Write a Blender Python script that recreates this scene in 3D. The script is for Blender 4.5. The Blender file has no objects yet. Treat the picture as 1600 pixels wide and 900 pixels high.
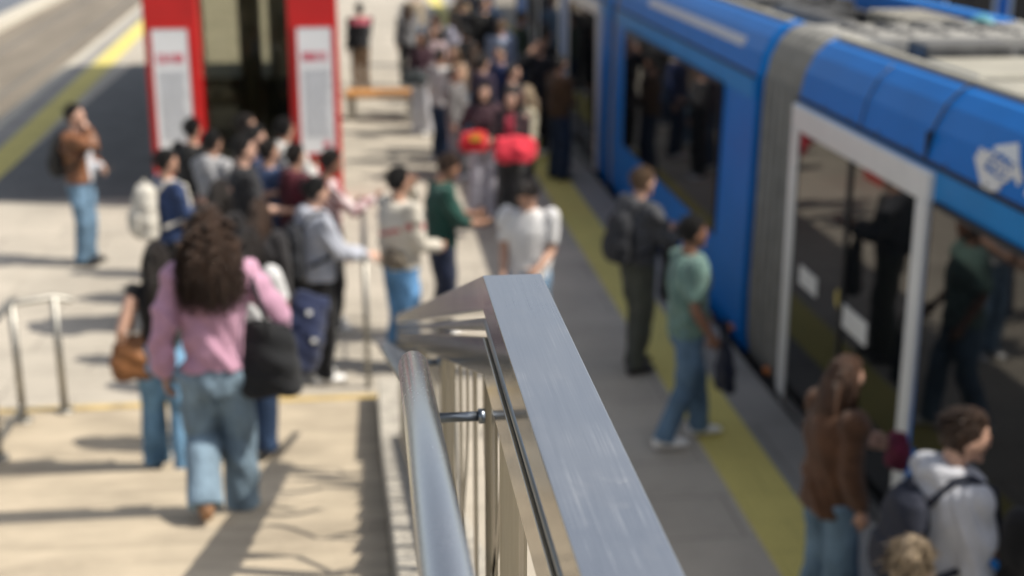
import bpy, bmesh, math, random
import numpy as np
from mathutils import Vector, Matrix, Euler
R = math.radians
scene = bpy.context.scene
C = scene.collection

# ------------------------------------------------------------ camera
cam_d = bpy.data.cameras.new('camera'); cam = bpy.data.objects.new('camera', cam_d); C.objects.link(cam)
scene.camera = cam
cam.location = (0, 0, 4.1)
cam.rotation_euler = Euler((R(90 - 16.80), 0, R(-6.402)), 'XYZ')
cam_d.sensor_width = 36; cam_d.lens = 48.0
cam_d.clip_start = 0.05; cam_d.clip_end = 500
cam_d.dof.use_dof = True; cam_d.dof.focus_distance = 1.95; cam_d.dof.aperture_fstop = 2.75

# ------------------------------------------------------------ world, sun, exposure
SUN_EL, SUN_AZ = 50.0, 14.0          # azimuth: towards +X, turned this much towards the camera (-Y)
sd = Vector((math.cos(R(SUN_EL)) * math.cos(R(SUN_AZ)), -math.cos(R(SUN_EL)) * math.sin(R(SUN_AZ)), math.sin(R(SUN_EL))))
w = bpy.data.worlds.new('World'); scene.world = w; w.use_nodes = True
nt = w.node_tree; nt.nodes.clear()
sky = nt.nodes.new('ShaderNodeTexSky'); sky.sky_type = 'NISHITA'; sky.sun_disc = False
sky.sun_elevation = R(SUN_EL); sky.sun_rotation = math.atan2(sd.x, sd.y)
sky.air_density = 1.0; sky.dust_density = 2.2; sky.ozone_density = 1.0
bg = nt.nodes.new('ShaderNodeBackground'); bg.inputs[1].default_value = 0.108
wo = nt.nodes.new('ShaderNodeOutputWorld')
hs = nt.nodes.new('ShaderNodeHueSaturation'); hs.inputs['Saturation'].default_value = .48
nt.links.new(sky.outputs[0], hs.inputs['Color']); nt.links.new(hs.outputs[0], bg.inputs[0]); nt.links.new(bg.outputs[0], wo.inputs[0])
sl = bpy.data.lights.new('sun', 'SUN'); sl.energy = 3.85; sl.angle = R(0.53); sl.color = (1.0, .93, .82)
so = bpy.data.objects.new('sun', sl); C.objects.link(so); so.rotation_euler = sd.to_track_quat('Z', 'Y').to_euler()
scene.view_settings.view_transform = 'Standard'; scene.view_settings.look = 'None'
scene.view_settings.exposure = 0.6; scene.view_settings.gamma = 1.0

# ------------------------------------------------------------ materials
MATS = {}
def nn(m, t, **k):
    n = m.node_tree.nodes.new(t)
    for a, b in k.items():
        if a in n.inputs: n.inputs[a].default_value = b
        else: setattr(n, a, b)
    return n
def mat(name, col, rough=.6, metal=0., noise=.15, scale=8., bump=0., bscale=60., spec=.5, stretch=None, col2=None, coat=0., sheen=0.):
    key = name
    if key in MATS: return MATS[key]
    m = bpy.data.materials.new(name); m.use_nodes = True; MATS[key] = m
    L = m.node_tree.links; b = m.node_tree.nodes['Principled BSDF']
    b.inputs['Roughness'].default_value = rough; b.inputs['Metallic'].default_value = metal
    b.inputs['Specular IOR Level'].default_value = spec
    if coat: b.inputs['Coat Weight'].default_value = coat; b.inputs['Coat Roughness'].default_value = .08
    if sheen: b.inputs['Sheen Weight'].default_value = sheen
    tc = nn(m, 'ShaderNodeTexCoord'); mp = nn(m, 'ShaderNodeMapping'); L.new(tc.outputs['Object'], mp.inputs[0])
    if stretch: mp.inputs['Scale'].default_value = stretch
    n1 = nn(m, 'ShaderNodeTexNoise', Scale=scale, Detail=6., Roughness=.6); L.new(mp.outputs[0], n1.inputs['Vector'])
    cr = nn(m, 'ShaderNodeValToRGB')
    c = Vector(col[:3]); c2 = Vector(col2[:3]) if col2 else c * (1 - noise * 1.6)
    cr.color_ramp.elements[0].position = .33; cr.color_ramp.elements[1].position = .67
    cr.color_ramp.elements[0].color = (*c2, 1); cr.color_ramp.elements[1].color = (*(c * (1 + noise * .5)), 1)
    L.new(n1.outputs['Fac'], cr.inputs[0]); L.new(cr.outputs[0], b.inputs['Base Color'])
    if bump:
        n2 = nn(m, 'ShaderNodeTexNoise', Scale=bscale, Detail=5.); L.new(mp.outputs[0], n2.inputs['Vector'])
        bp = nn(m, 'ShaderNodeBump', Strength=bump, Distance=.02); L.new(n2.outputs['Fac'], bp.inputs['Height']); L.new(bp.outputs[0], b.inputs['Normal'])
    return m
def paving(name, c1, c2, bw, bh, joint=.006, dark=.75, rough=.8):
    """slabs with narrow joints and stains of their own"""
    m = bpy.data.materials.new(name); m.use_nodes = True; L = m.node_tree.links; b = m.node_tree.nodes['Principled BSDF']
    b.inputs['Roughness'].default_value = rough
    tc = nn(m, 'ShaderNodeTexCoord')
    br = nn(m, 'ShaderNodeTexBrick'); br.offset = .5
    for k, v in {'Scale': 1., 'Mortar Size': joint, 'Brick Width': bw, 'Row Height': bh, 'Mortar Smooth': .2, 'Bias': 0.}.items(): br.inputs[k].default_value = v
    br.inputs['Color1'].default_value = (*c1, 1); br.inputs['Color2'].default_value = (*c2, 1); br.inputs['Mortar'].default_value = (*[x * dark * .6 for x in c1], 1)
    L.new(tc.outputs['Object'], br.inputs['Vector'])
    n1 = nn(m, 'ShaderNodeTexNoise', Scale=.9, Detail=7., Roughness=.65); L.new(tc.outputs['Object'], n1.inputs['Vector'])
    n2 = nn(m, 'ShaderNodeTexNoise', Scale=70., Detail=3.); L.new(tc.outputs['Object'], n2.inputs['Vector'])
    r1 = nn(m, 'ShaderNodeMapRange'); r1.inputs[1].default_value = .3; r1.inputs[2].default_value = .7; r1.inputs[3].default_value = dark; r1.inputs[4].default_value = 1.08
    L.new(n1.outputs['Fac'], r1.inputs[0])
    r2 = nn(m, 'ShaderNodeMapRange'); r2.inputs[1].default_value = .3; r2.inputs[2].default_value = .7; r2.inputs[3].default_value = .8; r2.inputs[4].default_value = 1.15
    L.new(n2.outputs['Fac'], r2.inputs[0])
    mu = nn(m, 'ShaderNodeMath', operation='MULTIPLY'); L.new(r1.outputs[0], mu.inputs[0]); L.new(r2.outputs[0], mu.inputs[1])
    mx = nn(m, 'ShaderNodeVectorMath', operation='SCALE'); L.new(br.outputs['Color'], mx.inputs[0]); L.new(mu.outputs[0], mx.inputs['Scale'])
    L.new(mx.outputs[0], b.inputs['Base Color'])
    bp = nn(m, 'ShaderNodeBump', Strength=.25, Distance=.004); L.new(n2.outputs['Fac'], bp.inputs['Height']); L.new(bp.outputs[0], b.inputs['Normal'])
    return m
def steel(name, col=(.56, .56, .55), rough=.3, stretch=(60, .6, 60), aniso=0., amt=.3, lines=.12, scratch=False):
    """brushed stainless steel: fine lines drawn out along one axis, faint smears and scratches"""
    m = bpy.data.materials.new(name); m.use_nodes = True; L = m.node_tree.links; b = m.node_tree.nodes['Principled BSDF']
    b.inputs['Metallic'].default_value = 1.; b.inputs['Anisotropic'].default_value = aniso
    tc = nn(m, 'ShaderNodeTexCoord'); mp = nn(m, 'ShaderNodeMapping'); mp.inputs['Scale'].default_value = stretch; L.new(tc.outputs['Object'], mp.inputs[0])
    n = nn(m, 'ShaderNodeTexNoise', Scale=9., Detail=6., Roughness=.7); L.new(mp.outputs[0], n.inputs['Vector'])
    n3 = nn(m, 'ShaderNodeTexNoise', Scale=5., Detail=4.); L.new(tc.outputs['Object'], n3.inputs['Vector'])
    rr = nn(m, 'ShaderNodeMapRange'); rr.inputs[1].default_value = .3; rr.inputs[2].default_value = .7; rr.inputs[3].default_value = rough * (1 - amt); rr.inputs[4].default_value = rough * (1 + amt)
    ad = nn(m, 'ShaderNodeMath', operation='MULTIPLY_ADD'); ad.inputs[1].default_value = .5; L.new(n.outputs['Fac'], ad.inputs[0])
    hf = nn(m, 'ShaderNodeMath', operation='MULTIPLY'); hf.inputs[1].default_value = .5; L.new(n3.outputs['Fac'], hf.inputs[0]); L.new(hf.outputs[0], ad.inputs[2])
    L.new(ad.outputs[0], rr.inputs[0]); L.new(rr.outputs[0], b.inputs['Roughness'])
    cr = nn(m, 'ShaderNodeMapRange'); cr.inputs[1].default_value = .3; cr.inputs[2].default_value = .7; cr.inputs[3].default_value = 1 - lines; cr.inputs[4].default_value = 1 + lines * .6
    L.new(n.outputs['Fac'], cr.inputs[0])
    sc = nn(m, 'ShaderNodeVectorMath', operation='SCALE'); sc.inputs[0].default_value = col; L.new(cr.outputs[0], sc.inputs['Scale']); L.new(sc.outputs[0], b.inputs['Base Color'])
    if scratch:
        mp2 = nn(m, 'ShaderNodeMapping'); mp2.inputs['Scale'].default_value = (420, 1.1, 420); mp2.inputs['Rotation'].default_value = (0, 0, R(3)); L.new(tc.outputs['Object'], mp2.inputs[0])
        s1 = nn(m, 'ShaderNodeTexNoise', Scale=1.6, Detail=2.); L.new(mp2.outputs[0], s1.inputs['Vector'])
        s2 = nn(m, 'ShaderNodeTexNoise', Scale=7., Detail=3.); L.new(tc.outputs['Object'], s2.inputs['Vector'])
        t1 = nn(m, 'ShaderNodeMapRange'); t1.inputs[1].default_value = .56; t1.inputs[2].default_value = .78; L.new(s1.outputs['Fac'], t1.inputs[0])
        t2 = nn(m, 'ShaderNodeMapRange'); t2.inputs[1].default_value = .48; t2.inputs[2].default_value = .62; L.new(s2.outputs['Fac'], t2.inputs[0])
        s3 = nn(m, 'ShaderNodeMath', operation='MULTIPLY'); L.new(t1.outputs[0], s3.inputs[0]); L.new(t2.outputs[0], s3.inputs[1])
        mc = nn(m, 'ShaderNodeMix', data_type='RGBA'); L.new(s3.outputs[0], mc.inputs[0]); L.new(sc.outputs[0], mc.inputs[6]); mc.inputs[7].default_value = (.80, .80, .79, 1); L.new(mc.outputs[2], b.inputs['Base Color'])
        ar = nn(m, 'ShaderNodeMath', operation='MULTIPLY_ADD'); ar.inputs[1].default_value = .25; L.new(s3.outputs[0], ar.inputs[0]); L.new(rr.outputs[0], ar.inputs[2])
        sm = nn(m, 'ShaderNodeTexNoise', Scale=26., Detail=5., Roughness=.7); L.new(tc.outputs['Object'], sm.inputs['Vector'])
        sr = nn(m, 'ShaderNodeMapRange'); sr.inputs[1].default_value = .55; sr.inputs[2].default_value = .75; sr.inputs[3].default_value = 0.; sr.inputs[4].default_value = .12; L.new(sm.outputs['Fac'], sr.inputs[0])
        a2 = nn(m, 'ShaderNodeMath', operation='ADD'); L.new(ar.outputs[0], a2.inputs[0]); L.new(sr.outputs[0], a2.inputs[1]); L.new(a2.outputs[0], b.inputs['Roughness'])
    bp = nn(m, 'ShaderNodeBump', Strength=.05, Distance=.001); L.new(n.outputs['Fac'], bp.inputs['Height']); L.new(bp.outputs[0], b.inputs['Normal'])
    return m
def cloth(name, col, noise=.18, rough=.85, col2=None, scale=9.):
    return mat('cloth ' + name, col, rough, noise=noise, scale=scale, bump=.5, bscale=160., col2=col2, spec=.2, sheen=.15)
def denim(name, col):
    return mat('denim ' + name, col, .85, noise=.3, scale=7., bump=.5, bscale=220., spec=.2, stretch=(1, 1, .5))
def striped(name, c1, c2, scale, axis='Z', w=.5):
    m = bpy.data.materials.new(name); m.use_nodes = True; L = m.node_tree.links; b = m.node_tree.nodes['Principled BSDF']; b.inputs['Roughness'].default_value = .85
    tc = nn(m, 'ShaderNodeTexCoord'); wv = nn(m, 'ShaderNodeTexWave', Scale=scale, Distortion=.4); wv.bands_direction = axis; L.new(tc.outputs['Object'], wv.inputs['Vector'])
    cr = nn(m, 'ShaderNodeValToRGB'); cr.color_ramp.elements[0].position = w - .05; cr.color_ramp.elements[1].position = w + .05
    cr.color_ramp.elements[0].color = (*c1, 1); cr.color_ramp.elements[1].color = (*c2, 1); L.new(wv.outputs['Fac'], cr.inputs[0]); L.new(cr.outputs[0], b.inputs['Base Color'])
    return m

M_plat = paving('pale paving', (.46, .415, .345), (.43, .39, .325), 1.2, .6)
M_edge = paving('grey edge slabs', (.30, .285, .26), (.27, .26, .24), .6, 1.2, .006, .8)
M_dark = mat('shade dark asphalt', (.14, .14, .135), .85, noise=.15, scale=2., bump=.3, bscale=90.)
M_yel = paving('yellow tactile', (.62, .53, .16), (.605, .515, .155), .42, .42, .003, .9)
M_ochre = mat('ochre nosing', (.52, .38, .15), .8, noise=.3, scale=6.)
M_step = mat('tan step stone', (.445, .375, .275), .8, noise=.2, scale=4.5, bump=.4, bscale=80., stretch=(.35, 1, 1))
M_bed = mat('brown track paving', (.19, .162, .125), .9, noise=.15, scale=1.2, bump=.4, bscale=50., stretch=(1, .25, 1))
M_bed2 = mat('dark track bed', (.09, .085, .08), .9, noise=.3, scale=3.)
M_conc = mat('rough concrete', (.46, .425, .36), .85, noise=.25, scale=12., bump=.8, bscale=45.)
M_kerb = mat('pale kerb stone', (.50, .46, .38), .8, noise=.12, scale=5.)
M_sttop = steel('brushed rail steel', (.55, .56, .575), .34, (90, .5, 90), lines=.09, scratch=True)
M_stside = steel('brushed side steel', (.50, .47, .42), .16, (.8, .8, 60), lines=.16)
M_tube = steel('satin tube steel', (.60, .605, .60), .24, (50, .8, 50), lines=.06)
M_bal = steel('warm bar steel', (.36, .335, .285), .33, (30, 30, .8), lines=.12)
M_rod = steel('dark rod steel', (.22, .25, .29), .35, (50, .8, 50), lines=.2)
M_blk = mat('black rubber', (.012, .012, .013), .6)
M_galv = steel('galvanised rail', (.33, .32, .29), .5, (5, 5, 5))
M_blue = mat('blue tram paint', (.002, .165, .55), .38, noise=.05, scale=2., spec=.18)
M_blue2 = mat('light blue tram paint', (.008, .22, .56), .38, noise=.05, scale=2., spec=.2)
M_white = mat('off white paint', (.70, .70, .68), .35, noise=.04, scale=3.)
M_glass = mat('dark tram glazing', (.006, .007, .008), .03, noise=.0, spec=.45)
M_bel = mat('grey bellows rubber', (.25, .245, .225), .6, noise=.12, scale=5.)
M_roofw = mat('beige roof cover', (.33, .31, .25), .6, noise=.1, scale=4.)
M_roofg = mat('grey roof gear', (.095, .093, .088), .6, noise=.3, scale=6.)
M_roofd = mat('dark roof well', (.04, .04, .04), .8, noise=.3, scale=6.)
M_red = mat('red panel paint', (.50, .012, .012), .4, noise=.08, scale=2., coat=.2)
M_panel = mat('white info sheet', (.74, .75, .76), .35, noise=.03, scale=4.)
M_ink = mat('grey print', (.34, .36, .40), .6)
M_redink = mat('red print', (.62, .03, .08), .5)
M_orange = mat('orange wood', (.62, .30, .10), .5, noise=.2, scale=5., stretch=(1, 8, 8))
M_amber = mat('amber lamp lens', (.55, .16, .02), .3)
m = bpy.data.materials.new('tinted shelter glass'); m.use_nodes = True; M_tint = m
m.node_tree.nodes.clear()
_o = nn(m, 'ShaderNodeOutputMaterial'); _t = nn(m, 'ShaderNodeBsdfTransparent'); _t.inputs[0].default_value = (.62, .62, .54, 1)
_g = nn(m, 'ShaderNodeBsdfGlossy'); _g.inputs['Roughness'].default_value = .05; _g.inputs['Color'].default_value = (.8, .85, .8, 1)
_f = nn(m, 'ShaderNodeFresnel', IOR=1.45); _x = nn(m, 'ShaderNodeMixShader')
m.node_tree.links.new(_f.outputs[0], _x.inputs[0]); m.node_tree.links.new(_t.outputs[0], _x.inputs[1]); m.node_tree.links.new(_g.outputs[0], _x.inputs[2]); m.node_tree.links.new(_x.outputs[0], _o.inputs[0])

# ------------------------------------------------------------ mesh helpers
def obj(name, bm, m=None, parent=None, smooth=False, bevel=0.):
    me = bpy.data.meshes.new(name)
    bmesh.ops.recalc_face_normals(bm, faces=bm.faces)
    bm.to_mesh(me); bm.free()
    for x in (m if isinstance(m, (list, tuple)) else [m]): me.materials.append(x)
    if smooth: me.polygons.foreach_set('use_smooth', [True] * len(me.polygons))
    o = bpy.data.objects.new(name, me); C.objects.link(o)
    if parent is not None: o.parent = parent
    if bevel:
        md = o.modifiers.new('bevel', 'BEVEL'); md.width = bevel; md.segments = 2; md.limit_method = 'ANGLE'
    return o
def tag(o, label=None, cat=None, group=None, kind=None):
    if label: o['label'] = label
    if cat: o['category'] = cat
    if group: o['group'] = group
    if kind: o['kind'] = kind
    return o
def thing(name, label, cat, loc=(0, 0, 0), rz=0., group=None):
    o = bpy.data.objects.new(name, None); C.objects.link(o); o.location = loc; o.rotation_euler = (0, 0, rz); o.empty_display_size = .2
    return tag(o, label, cat, group)
def copy_tree(o, parent=None):
    c = o.copy(); C.objects.link(c)
    if parent is not None: c.parent = parent
    for ch in [x for x in C.objects if x.parent == o]: copy_tree(ch, c)
    return c
def box(bm, x0, x1, y0, y1, z0, z1):
    v = [bm.verts.new((x, y, z)) for x in (x0, x1) for y in (y0, y1) for z in (z0, z1)]
    for f in ((0, 1, 3, 2), (4, 6, 7, 5), (0, 4, 5, 1), (2, 3, 7, 6), (0, 2, 6, 4), (1, 5, 7, 3)): bm.faces.new([v[i] for i in f])
def bx(*a):
    bm = bmesh.new(); box(bm, *a); return bm
def prism(bm, prof, axis, a, b):
    """closed profile (list of 2D points) swept from a to b along axis 'X' (points y,z), 'Y' (points x,z)"""
    f = (lambda p, t: (t, p[0], p[1])) if axis == 'X' else (lambda p, t: (p[0], t, p[1]))
    A = [bm.verts.new(f(p, a)) for p in prof]; B = [bm.verts.new(f(p, b)) for p in prof]
    n = len(prof); bm.faces.new(A); bm.faces.new(B[::-1])
    for i in range(n): bm.faces.new((A[i], A[(i + 1) % n], B[(i + 1) % n], B[i]))
def ring(bm, c, ax, ay, rx, ry, n):
    return [bm.verts.new(c + ax * (rx * math.cos(2 * math.pi * i / n)) + ay * (ry * math.sin(2 * math.pi * i / n))) for i in range(n)]
def loft(bm, secs, n=14):
    """secs: (centre, axis x, axis y, rx, ry)"""
    prev = None; first = None
    for s in secs:
        r = ring(bm, Vector(s[0]), Vector(s[1]), Vector(s[2]), s[3], s[4], n)
        if prev:
            for i in range(n): bm.faces.new((prev[i], prev[(i + 1) % n], r[(i + 1) % n], r[i]))
        else: first = r
        prev = r
    bm.faces.new(first[::-1]); bm.faces.new(prev)
def tube(bm, pts, rad, n=10, cap=False):
    pts = [Vector(p) for p in pts]; k = len(pts)
    if not isinstance(rad, (list, tuple)): rad = [rad] * k
    up = Vector((0, 0, 1)); secs = []
    T = []
    for i in range(k):
        t = (pts[min(i + 1, k - 1)] - pts[max(i - 1, 0)])
        T.append(t.normalized() if t.length > 1e-9 else Vector((0, 0, 1)))
    ref = Vector((1, 0, 0)) if abs(T[0].x) < .8 else Vector((0, 1, 0))
    for i in range(k):
        ax = (ref - T[i] * ref.dot(T[i])).normalized(); ay = T[i].cross(ax); ref = ax
        if cap and i == 0:
            for q in (.35, .8): secs.append((pts[0] - T[0] * rad[0] * math.sqrt(1 - q * q), ax, ay, rad[0] * q, rad[0] * q))
        secs.append((pts[i], ax, ay, rad[i], rad[i]))
        if cap and i == k - 1:
            for q in (.8, .35): secs.append((pts[-1] + T[-1] * rad[-1] * math.sqrt(1 - q * q), ax, ay, rad[-1] * q, rad[-1] * q))
    loft(bm, secs, n)
def ball(bm, c, r, sub=2, rot=None):
    r = r if isinstance(r, (list, tuple)) else (r, r, r)
    d = bmesh.ops.create_icosphere(bm, subdivisions=sub, radius=1.)
    for v in d['verts']:
        p = Vector((v.co.x * r[0], v.co.y * r[1], v.co.z * r[2]))
        if rot: p = rot @ p
        v.co = p + Vector(c)
    return d['verts']
def voxel(bm, vs, smooth=2, extra=None):
    """fuse overlapping closed shapes of bm into one continuous surface"""
    me = bpy.data.meshes.new('tmp'); bmesh.ops.recalc_face_normals(bm, faces=bm.faces); bm.to_mesh(me); bm.free()
    o = bpy.data.objects.new('tmp', me); C.objects.link(o)
    md = o.modifiers.new('r', 'REMESH'); md.mode = 'VOXEL'; md.voxel_size = vs
    if smooth: s = o.modifiers.new('s', 'SMOOTH'); s.iterations = smooth; s.factor = .5
    dg = bpy.context.evaluated_depsgraph_get(); ev = o.evaluated_get(dg)
    out = bpy.data.meshes.new_from_object(ev, depsgraph=dg)
    bpy.data.objects.remove(o); bpy.data.meshes.remove(me)
    return out
def disp(me, fn):
    n = len(me.vertices); co = np.empty(n * 3, 'f'); me.vertices.foreach_get('co', co); co = co.reshape(-1, 3)
    no = np.empty(n * 3, 'f'); me.vertex_normals.foreach_get('vector', no); no = no.reshape(-1, 3)
    co = co + no * fn(co)[:, None]
    me.vertices.foreach_set('co', co.astype('f').ravel()); me.update()
def folds(p, a, am):
    """soft irregular cloth folds"""
    x, y, z = p[:, 0], p[:, 1], p[:, 2]
    w1 = 1.3 * np.sin(7 * x + 5 * y + 6 * z + a); w2 = 1.1 * np.sin(9 * z - 6 * x + 2 * a)
    return am * (.0042 * np.sin(13 * z + 10 * x + 2 * w1 + a) + .003 * np.sin(27 * z - 21 * x + 16 * y + 2.2 * w2 + a * 3) * (.5 + .5 * np.sin(6 * x + 8 * z + a)) + .0016 * np.sin(55 * x + 35 * y + 30 * z + 3 * w1))
def mobj(name, me, mats, parent):
    me.materials.clear()
    for x in (mats if isinstance(mats, (list, tuple)) else [mats]): me.materials.append(x)
    me.polygons.foreach_set('use_smooth', [True] * len(me.polygons)); me.name = name
    o = bpy.data.objects.new(name, me); C.objects.link(o); o.parent = parent; return o

# ============================================================ SETTING
EDGE = 3.31
g = bx(-80, 80, -30, 260, -.6, -.34); tag(obj('ground', g, M_bed2), kind='structure')
g = bx(-5.3, 2.475, -14, 70, -.3, 0); tag(obj('platform', g, M_plat), kind='structure')
g = bx(2.905, EDGE, -14, 70, -.3, 0); tag(obj('platform_edge', g, M_edge), kind='structure')
g = bx(2.475, 2.905, -14, 70, -.3, .004); tag(obj('tactile_strip', g, M_yel), kind='structure')
# the far side of the platform follows a track that drifts a little to the left
def lx(off, y): return off - .037 * (y - 23.8)
def strip(name, a, b, z0, z1, m, y0=-14, y1=70):
    bm = bmesh.new(); v = [bm.verts.new((x, y, z)) for z in (z0, z1) for x, y in ((lx(a, y0), y0), (lx(b, y0), y0), (lx(b, y1), y1), (lx(a, y1), y1))]
    for f in ((3, 2, 1, 0), (4, 5, 6, 7), (0, 1, 5, 4), (1, 2, 6, 5), (2, 3, 7, 6), (3, 0, 4, 7)): bm.faces.new([v[i] for i in f])
    return tag(obj(name, bm, m), kind='structure')
strip('platform_margin', -5.22, -4.0, -.3, .003, M_plat)
strip('tactile_strip', -5.70, -5.22, -.3, .004, M_yel)
strip('platform_edge', -6.08, -5.70, -.3, 0, M_edge)
strip('kerb', -6.30, -6.08, -.3, -.02, M_kerb)
strip('track_bed', -9.55, -6.30, -.34, -.20, M_bed)
strip('kerb', -10.3, -9.55, -.34, -.05, M_kerb)
strip('road', -19.5, -10.3, -.34, -.12, mat('blue grey asphalt', (.13, .145, .17), .85, noise=.15, scale=1., bump=.3, bscale=60.))
for off in (-7.1, -8.6):
    bm = bmesh.new(); y0, y1 = -14, 70
    v = [bm.verts.new((lx(x, y), y, z)) for z in (-.21, -.192) for x, y in ((off - .035, y0), (off + .035, y0), (off + .035, y1), (off - .035, y1))]
    for f in ((3, 2, 1, 0), (4, 5, 6, 7), (0, 1, 5, 4), (1, 2, 6, 5), (2, 3, 7, 6), (3, 0, 4, 7)): bm.faces.new([v[i] for i in f])
    tag(obj('track_rail', bm, M_galv), kind='structure')
# asphalt field fitted to the shelter roof's shadow, its dark colour deepening that shade
g = bx(-5.1, -.75, 18.15, 32.0, -.2, .006); tag(obj('shaded_asphalt', g, M_dark), kind='structure')
g = bx(EDGE + .01, 16, -14, 90, -.335, -.3); tag(obj('track_bed', g, M_bed2), kind='structure')
for x in (4.05, 5.49, 11.23, 12.67): tag(obj('track_rail', bx(x - .03, x + .03, -14, 90, -.3, -.17), M_galv), kind='structure')

# stairs: deep bottom step, then 15 risers up to the landing the camera stands on
prof = [(10.22, -.2), (10.22, .15), (8.6, .15)]
for k in range(1, 16):
    y = 8.6 - .46 * (k - 1); z = .15 + .15333 * k
    prof.append((y, z))
    prof.append((y - .46 if k < 15 else -4.0, z))
prof.append((-4.0, -.2))
bm = bmesh.new(); prism(bm, prof, 'X', -5.0, .068)
tag(obj('stairs', bm, M_step, bevel=.012), kind='structure')
tag(obj('step_nosing', bx(-5.0, .066, 10.13, 10.226, .148, .155), M_ochre), kind='structure')

def nose(y): return .303 + (8.6 - y) * .3333 if y > 2.16 else 2.45
bm = bmesh.new()
pr = [(10.1, -.2), (10.1, .34), (8.9, .38), (8.6, .303 + .14), (2.16, 2.45 + .14), (-4, 2.45 + .14), (-4, -.2)]
prism(bm, pr, 'X', .07, .37)
tag(obj('stair_wall', bm, M_conc, bevel=.01), 'rough grey concrete parapet wall along the right side of the stairs', 'wall')

# ============================================================ FOREGROUND RAILING
S = -.3326; BY, BZ = 2.235, 3.445            # bend point of the top rail
def slope_box(bm, x0, x1, zt, zb, ya, yb, off=0.):
    """box following the landing then the flight; zt, zb below the top surface line"""
    P = []
    def zz(y): return BZ + (S * (y - BY) if y > BY else 0)
    ys = [ya] + ([BY] if ya < BY < yb else []) + [yb]
    top = [(y, zz(y) - zt) for y in ys]; bot = [(y, zz(y) - zb) for y in ys][::-1]
    prism(bm, top + bot, 'X', x0, x1)
rail = thing('stair_railing', 'brushed stainless steel stair railing with flat top bar, sharp in the foreground', 'railing', (.25, 2.2, 2.67))
def rpart(name, bm, m, smooth=False, bevel=0., parent=None):
    o = obj(name, bm, m, parent or rail, smooth, bevel)
    if parent is None or parent is rail: o.matrix_parent_inverse = Matrix.Translation(rail.location).inverted()
    return o
bm = bmesh.new(); slope_box(bm, .2, .302, 0, .062, -1.5, BY); o = rpart('top_rail', bm, [M_sttop, M_stside], bevel=.0022)
for p in o.data.polygons:
    if p.normal.z < .5: p.material_index = 1
bm = bmesh.new(); slope_box(bm, .2, .302, 0, .062, BY, 8.75); o = rpart('sloping_rail', bm, [M_sttop, M_stside], bevel=.0022)
for p in o.data.polygons:
    if p.normal.z < .5: p.material_index = 1
# round rod in the gap and the lower rail
zz = lambda y, d: BZ + (S * (y - BY) if y > BY else 0) - d
bm = bmesh.new(); tube(bm, [(.213, -1.5, zz(0, .088)), (.213, BY - .02, zz(0, .088)), (.213, BY + .02, zz(BY + .02, .088)), (.213, 8.7, zz(8.7, .088))], .0115, 14)
rpart('round_rod', bm, M_rod, True)
bm = bmesh.new(); slope_box(bm, .2, .236, .112, .182, -1.5, 8.7); rpart('lower_rail', bm, M_stside, bevel=.0015)
def base(y): return nose(max(y, -2)) + .22
def base2(y):
    if y <= 2.16: return 2.59
    return 2.59 - .3333 * (y - 2.16)
# posts: pairs of flat plates
for y in (.62, 1.98, 3.6, 5.25, 6.9, 8.5):
    bm = bmesh.new(); box(bm, .203, .241, y, y + .012, base2(y) - .03, zz(y, .15)); 
    rpart('post', bm, M_bal, bevel=.001)
POSTY = (.62, 1.98, 3.6, 5.25, 6.9, 8.5)
for i, y in enumerate(np.arange(.10, 8.45, .205)):
    if any(-.09 < y - q < .02 for q in POSTY): y += .1
    bm = bmesh.new(); za, zb = base2(y) - .02, zz(y, .15)
    if i % 2 == 0:
        box(bm, .212, .217, y, y + .06, za, zb)
    else:                                # flat bar whose lower half sweeps along the railing
        N = 18; amp = -.30 if (i // 2) % 2 else .30; sec = []
        for q in range(N + 1):
            t = q / N; k = max(0, (.85 - t) / .85); k = k * k * (3 - 2 * k)
            yy = min(max(y + amp * k, -1.4), 8.6); z = za + (zb - za) * t
            sec.append([bm.verts.new((X, yy + dy, z)) for X, dy in ((.212, 0), (.2165, 0), (.2165, .030), (.212, .030))])
        for A, B in zip(sec, sec[1:]):
            for j in range(4): bm.faces.new((A[j], A[(j + 1) % 4], B[(j + 1) % 4], B[j]))
        bm.faces.new(sec[0]); bm.faces.new(sec[-1][::-1])
    rpart('baluster', bm, M_bal)
bm = bmesh.new(); box(bm, .203, .222, 2.24, 2.25, base2(2.24) - .03, zz(2.24, .15)); rpart('post', bm, M_bal)
bm = bmesh.new(); prism(bm, [(-1.5, 2.655), (2.16, 2.655), (8.7, 2.655 - .3333 * 6.54), (8.7, 2.62 - .3333 * 6.54), (2.16, 2.62), (-1.5, 2.62)], 'X', .195, .24); rpart('bottom_rail', bm, M_bal)
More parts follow.
